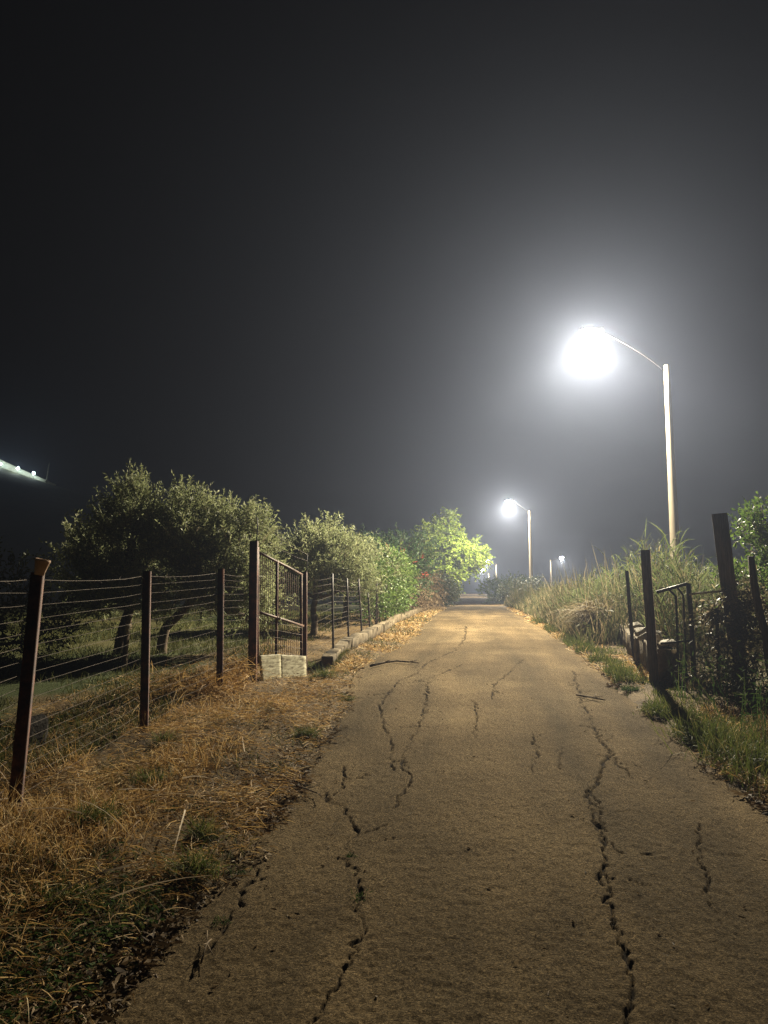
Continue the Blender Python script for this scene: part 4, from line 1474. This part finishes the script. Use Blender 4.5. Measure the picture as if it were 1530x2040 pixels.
# broad-leaved weeds at the lower left
L = Leaves()
N = 4200
y = logy(N, 1.6, 6)
x = -1.35 - rng.random(N) * 2.2
dens = sstep(.45, .68, vnoise(x, y, .5, 77)) * (1 - .6 * sstep(3.5, 5.5, y))
k = (rng.random(N) < dens) & (x < edge_l(y) - .05)
x, y = x[k], y[k]
n = len(x)
own = np.repeat(np.arange(n), 7)
a = rng.uniform(0, 2 * math.pi, n * 7)
L.add(on_ground(x, y, .02)[own] + rng.normal(size=(n * 7, 3)) * (.02, .02, .012), np.stack([np.cos(a), np.sin(a), rng.uniform(.1, 1.0, n * 7)], -1), rng.uniform(.018, .05, n * 7), rng.uniform(.007, .015, n * 7), .5, LEAF4)
stuff('leafy_weeds', L, M['weed'])


# single tufts one can pick out
def tuft(label, px, py, n, h, spread, m='verge', name='grass_tuft', cat='grass tuft', w=.005, group='green tufts along the road'):
    p = gpoint(px, py)
    p[2] = float(ground(p[0], p[1])) if not (edge_l(p[1]) < p[0] < edge_r(p[1])) else float(zroad(p[1])) - .012
    o = thing(name, label, cat, p, 0, group)
    L = Leaves()
    b = np.repeat(p[None], n, 0) + rng.normal(size=(n, 3)) * (spread * .35, spread * .35, 0)
    d = np.stack([rng.normal(size=n) * .5, rng.normal(size=n) * .5, np.ones(n)], -1)
    L.add(b, d, h * rng.uniform(.5, 1.15, n), w * rng.uniform(.7, 1.2, n), rng.uniform(.2, 1.0, n), (1, .9, .6, 0), rng.random(n) ** 1.3)
    L.build('blades', M[m], o, tuple(p))
    return o


tuft('largest green grass tuft at the left edge of the asphalt', 385, 1745, 420, .27, .16)
tuft('upright green tuft just above the largest tuft by the asphalt', 405, 1672, 260, .24, .13)
tuft('bright green tuft on the left verge below the gate sheets', 610, 1468, 300, .22, .14)
tuft('loose green tuft at the foot of the pale plinth end', 648, 1350, 260, .34, .20)
tuft('green tuft in the straw near the lower left', 190, 1640, 300, .30, .20)
tuft('green tuft at the corner where plinth and gate post meet', 625, 1330, 160, .28, .15)
tuft('loose green tuft in the middle of the straw bank', 300, 1560, 220, .24, .20)
tuft('small green tuft in the lower left corner weeds', 130, 1800, 260, .20, .18)
tuft('bright tuft on the verge between the gate sheets and the road', 690, 1395, 160, .16, .14)
tuft('green tuft close to the second rusty fence post', 330, 1480, 200, .26, .16)
tuft('tiny tuft growing in the left road crack', 470, 1755, 70, .06, .10, 'weed', 'crack_weed', 'weed', .004, 'weeds in the road cracks')
tuft('small dark weed lower down the left road crack', 440, 1856, 60, .05, .07, 'weed', 'crack_weed', 'weed', .004, 'weeds in the road cracks')
tuft('tiny weed in the middle road crack, upper one of two', 700, 1722, 60, .05, .06, 'weed', 'crack_weed', 'weed', .004, 'weeds in the road cracks')
tuft('tiny weed in the middle road crack, lower one of two', 714, 1806, 80, .06, .10, 'weed', 'crack_weed', 'weed', .004, 'weeds in the road cracks')
tuft('dark low weed on the asphalt left of the long crack', 685, 1396, 80, .10, .14, 'weed', 'crack_weed', 'weed', .006, 'weeds in the road cracks')
tuft('low green weed cushion at the right asphalt edge', 1256, 1376, 200, .14, .20, 'weed', 'edge_weed', 'weed', .007, 'weeds at the right road edge')
tuft('second green weed cushion down the right asphalt edge', 1308, 1425, 260, .26, .22, 'verge', 'edge_weed', 'weed', .006, 'weeds at the right road edge')
tuft('dense green weed clump under the leaning posts', 1400, 1470, 500, .42, .45, 'verge', 'edge_weed', 'weed', .006, 'weeds at the right road edge')
tuft('big dim weed clump at the right edge of the picture', 1490, 1520, 600, .50, .55, 'verge', 'edge_weed', 'weed', .006, 'weeds at the right road edge')

# heap of dry weeds between the last fence post and the gate
hp = thing('weed_heap', 'heap of brown dry weeds piled between the fence post and the gate', 'weed heap', (-3.15, 10.9, float(ground(-3.15, 10.9))))
L = Leaves()
for (x0, y0, sx, hh, n) in ((-3.42, 11.2, .12, .50, 900), (-3.5, 10.6, .2, .38, 800), (-3.9, 10.3, .3, .45, 900), (-3.3, 10.3, .16, .22, 400)):
    x, y = x0 + rng.normal(size=n) * sx, y0 + rng.normal(size=n) * .3
    L.add(on_ground(x, y, rng.random(n) * hh * .6), np.stack([rng.normal(size=n) * .8, rng.normal(size=n) * .8, rng.uniform(-.2, 1, n)], -1), rng.uniform(.12, .45, n), rng.uniform(.004, .009, n), rng.uniform(.1, .8, n), (1, .9, .6, 0), rng.random(n) * .75, curl=.4)
L.build('stalks', M['straw'], hp, tuple(hp.location))
# fallen twigs on the road
for (pts, r, lb) in (([(738, 1331), (765, 1324), (790, 1321), (815, 1323)], .022, 'thick dead twig lying on the asphalt near the left verge'),
                     ([(1148, 1388), (1180, 1394), (1206, 1399)], .012, 'thin twig with a knot lying on the asphalt near the right verge'),
                     ([(590, 1570), (610, 1577), (632, 1586)], .007, 'thin reddish twig poking from the left verge onto the asphalt'),
                     ([(400, 1930), (412, 1890), (421, 1880)], .005, 'pale straw stalk lying across the left road crack')):
    P = []
    for q in pts:
        f = flat_gpoint(*q)
        P.append([f[0], f[1], float(zroad(f[1])) + .012 + r])
    P = np.array(P)
    o = thing('twig', lb, 'twig', P[0], 0, 'twigs lying on the asphalt')
    B = MB().tube(P, np.linspace(r, r * .6, len(P)), 6)
    for q in range(3):
        c = P[rng.integers(0, len(P))]
        B.tube([c, c + rng.normal(size=3) * (.12, .12, .01) * (r / .012) ** .5 + (0, 0, .01)], r * .4, 5)
    B.build('stick', M['paletwig'] if r < .006 else M['bark'], o, P[0])
for o in sc.objects:
    if o.parent is not None and o.name.split('.')[0] in ('twigs', 'stems', 'flower', 'stalks', 'foliage', 'blades'):
        o['kind'] = 'stuff'
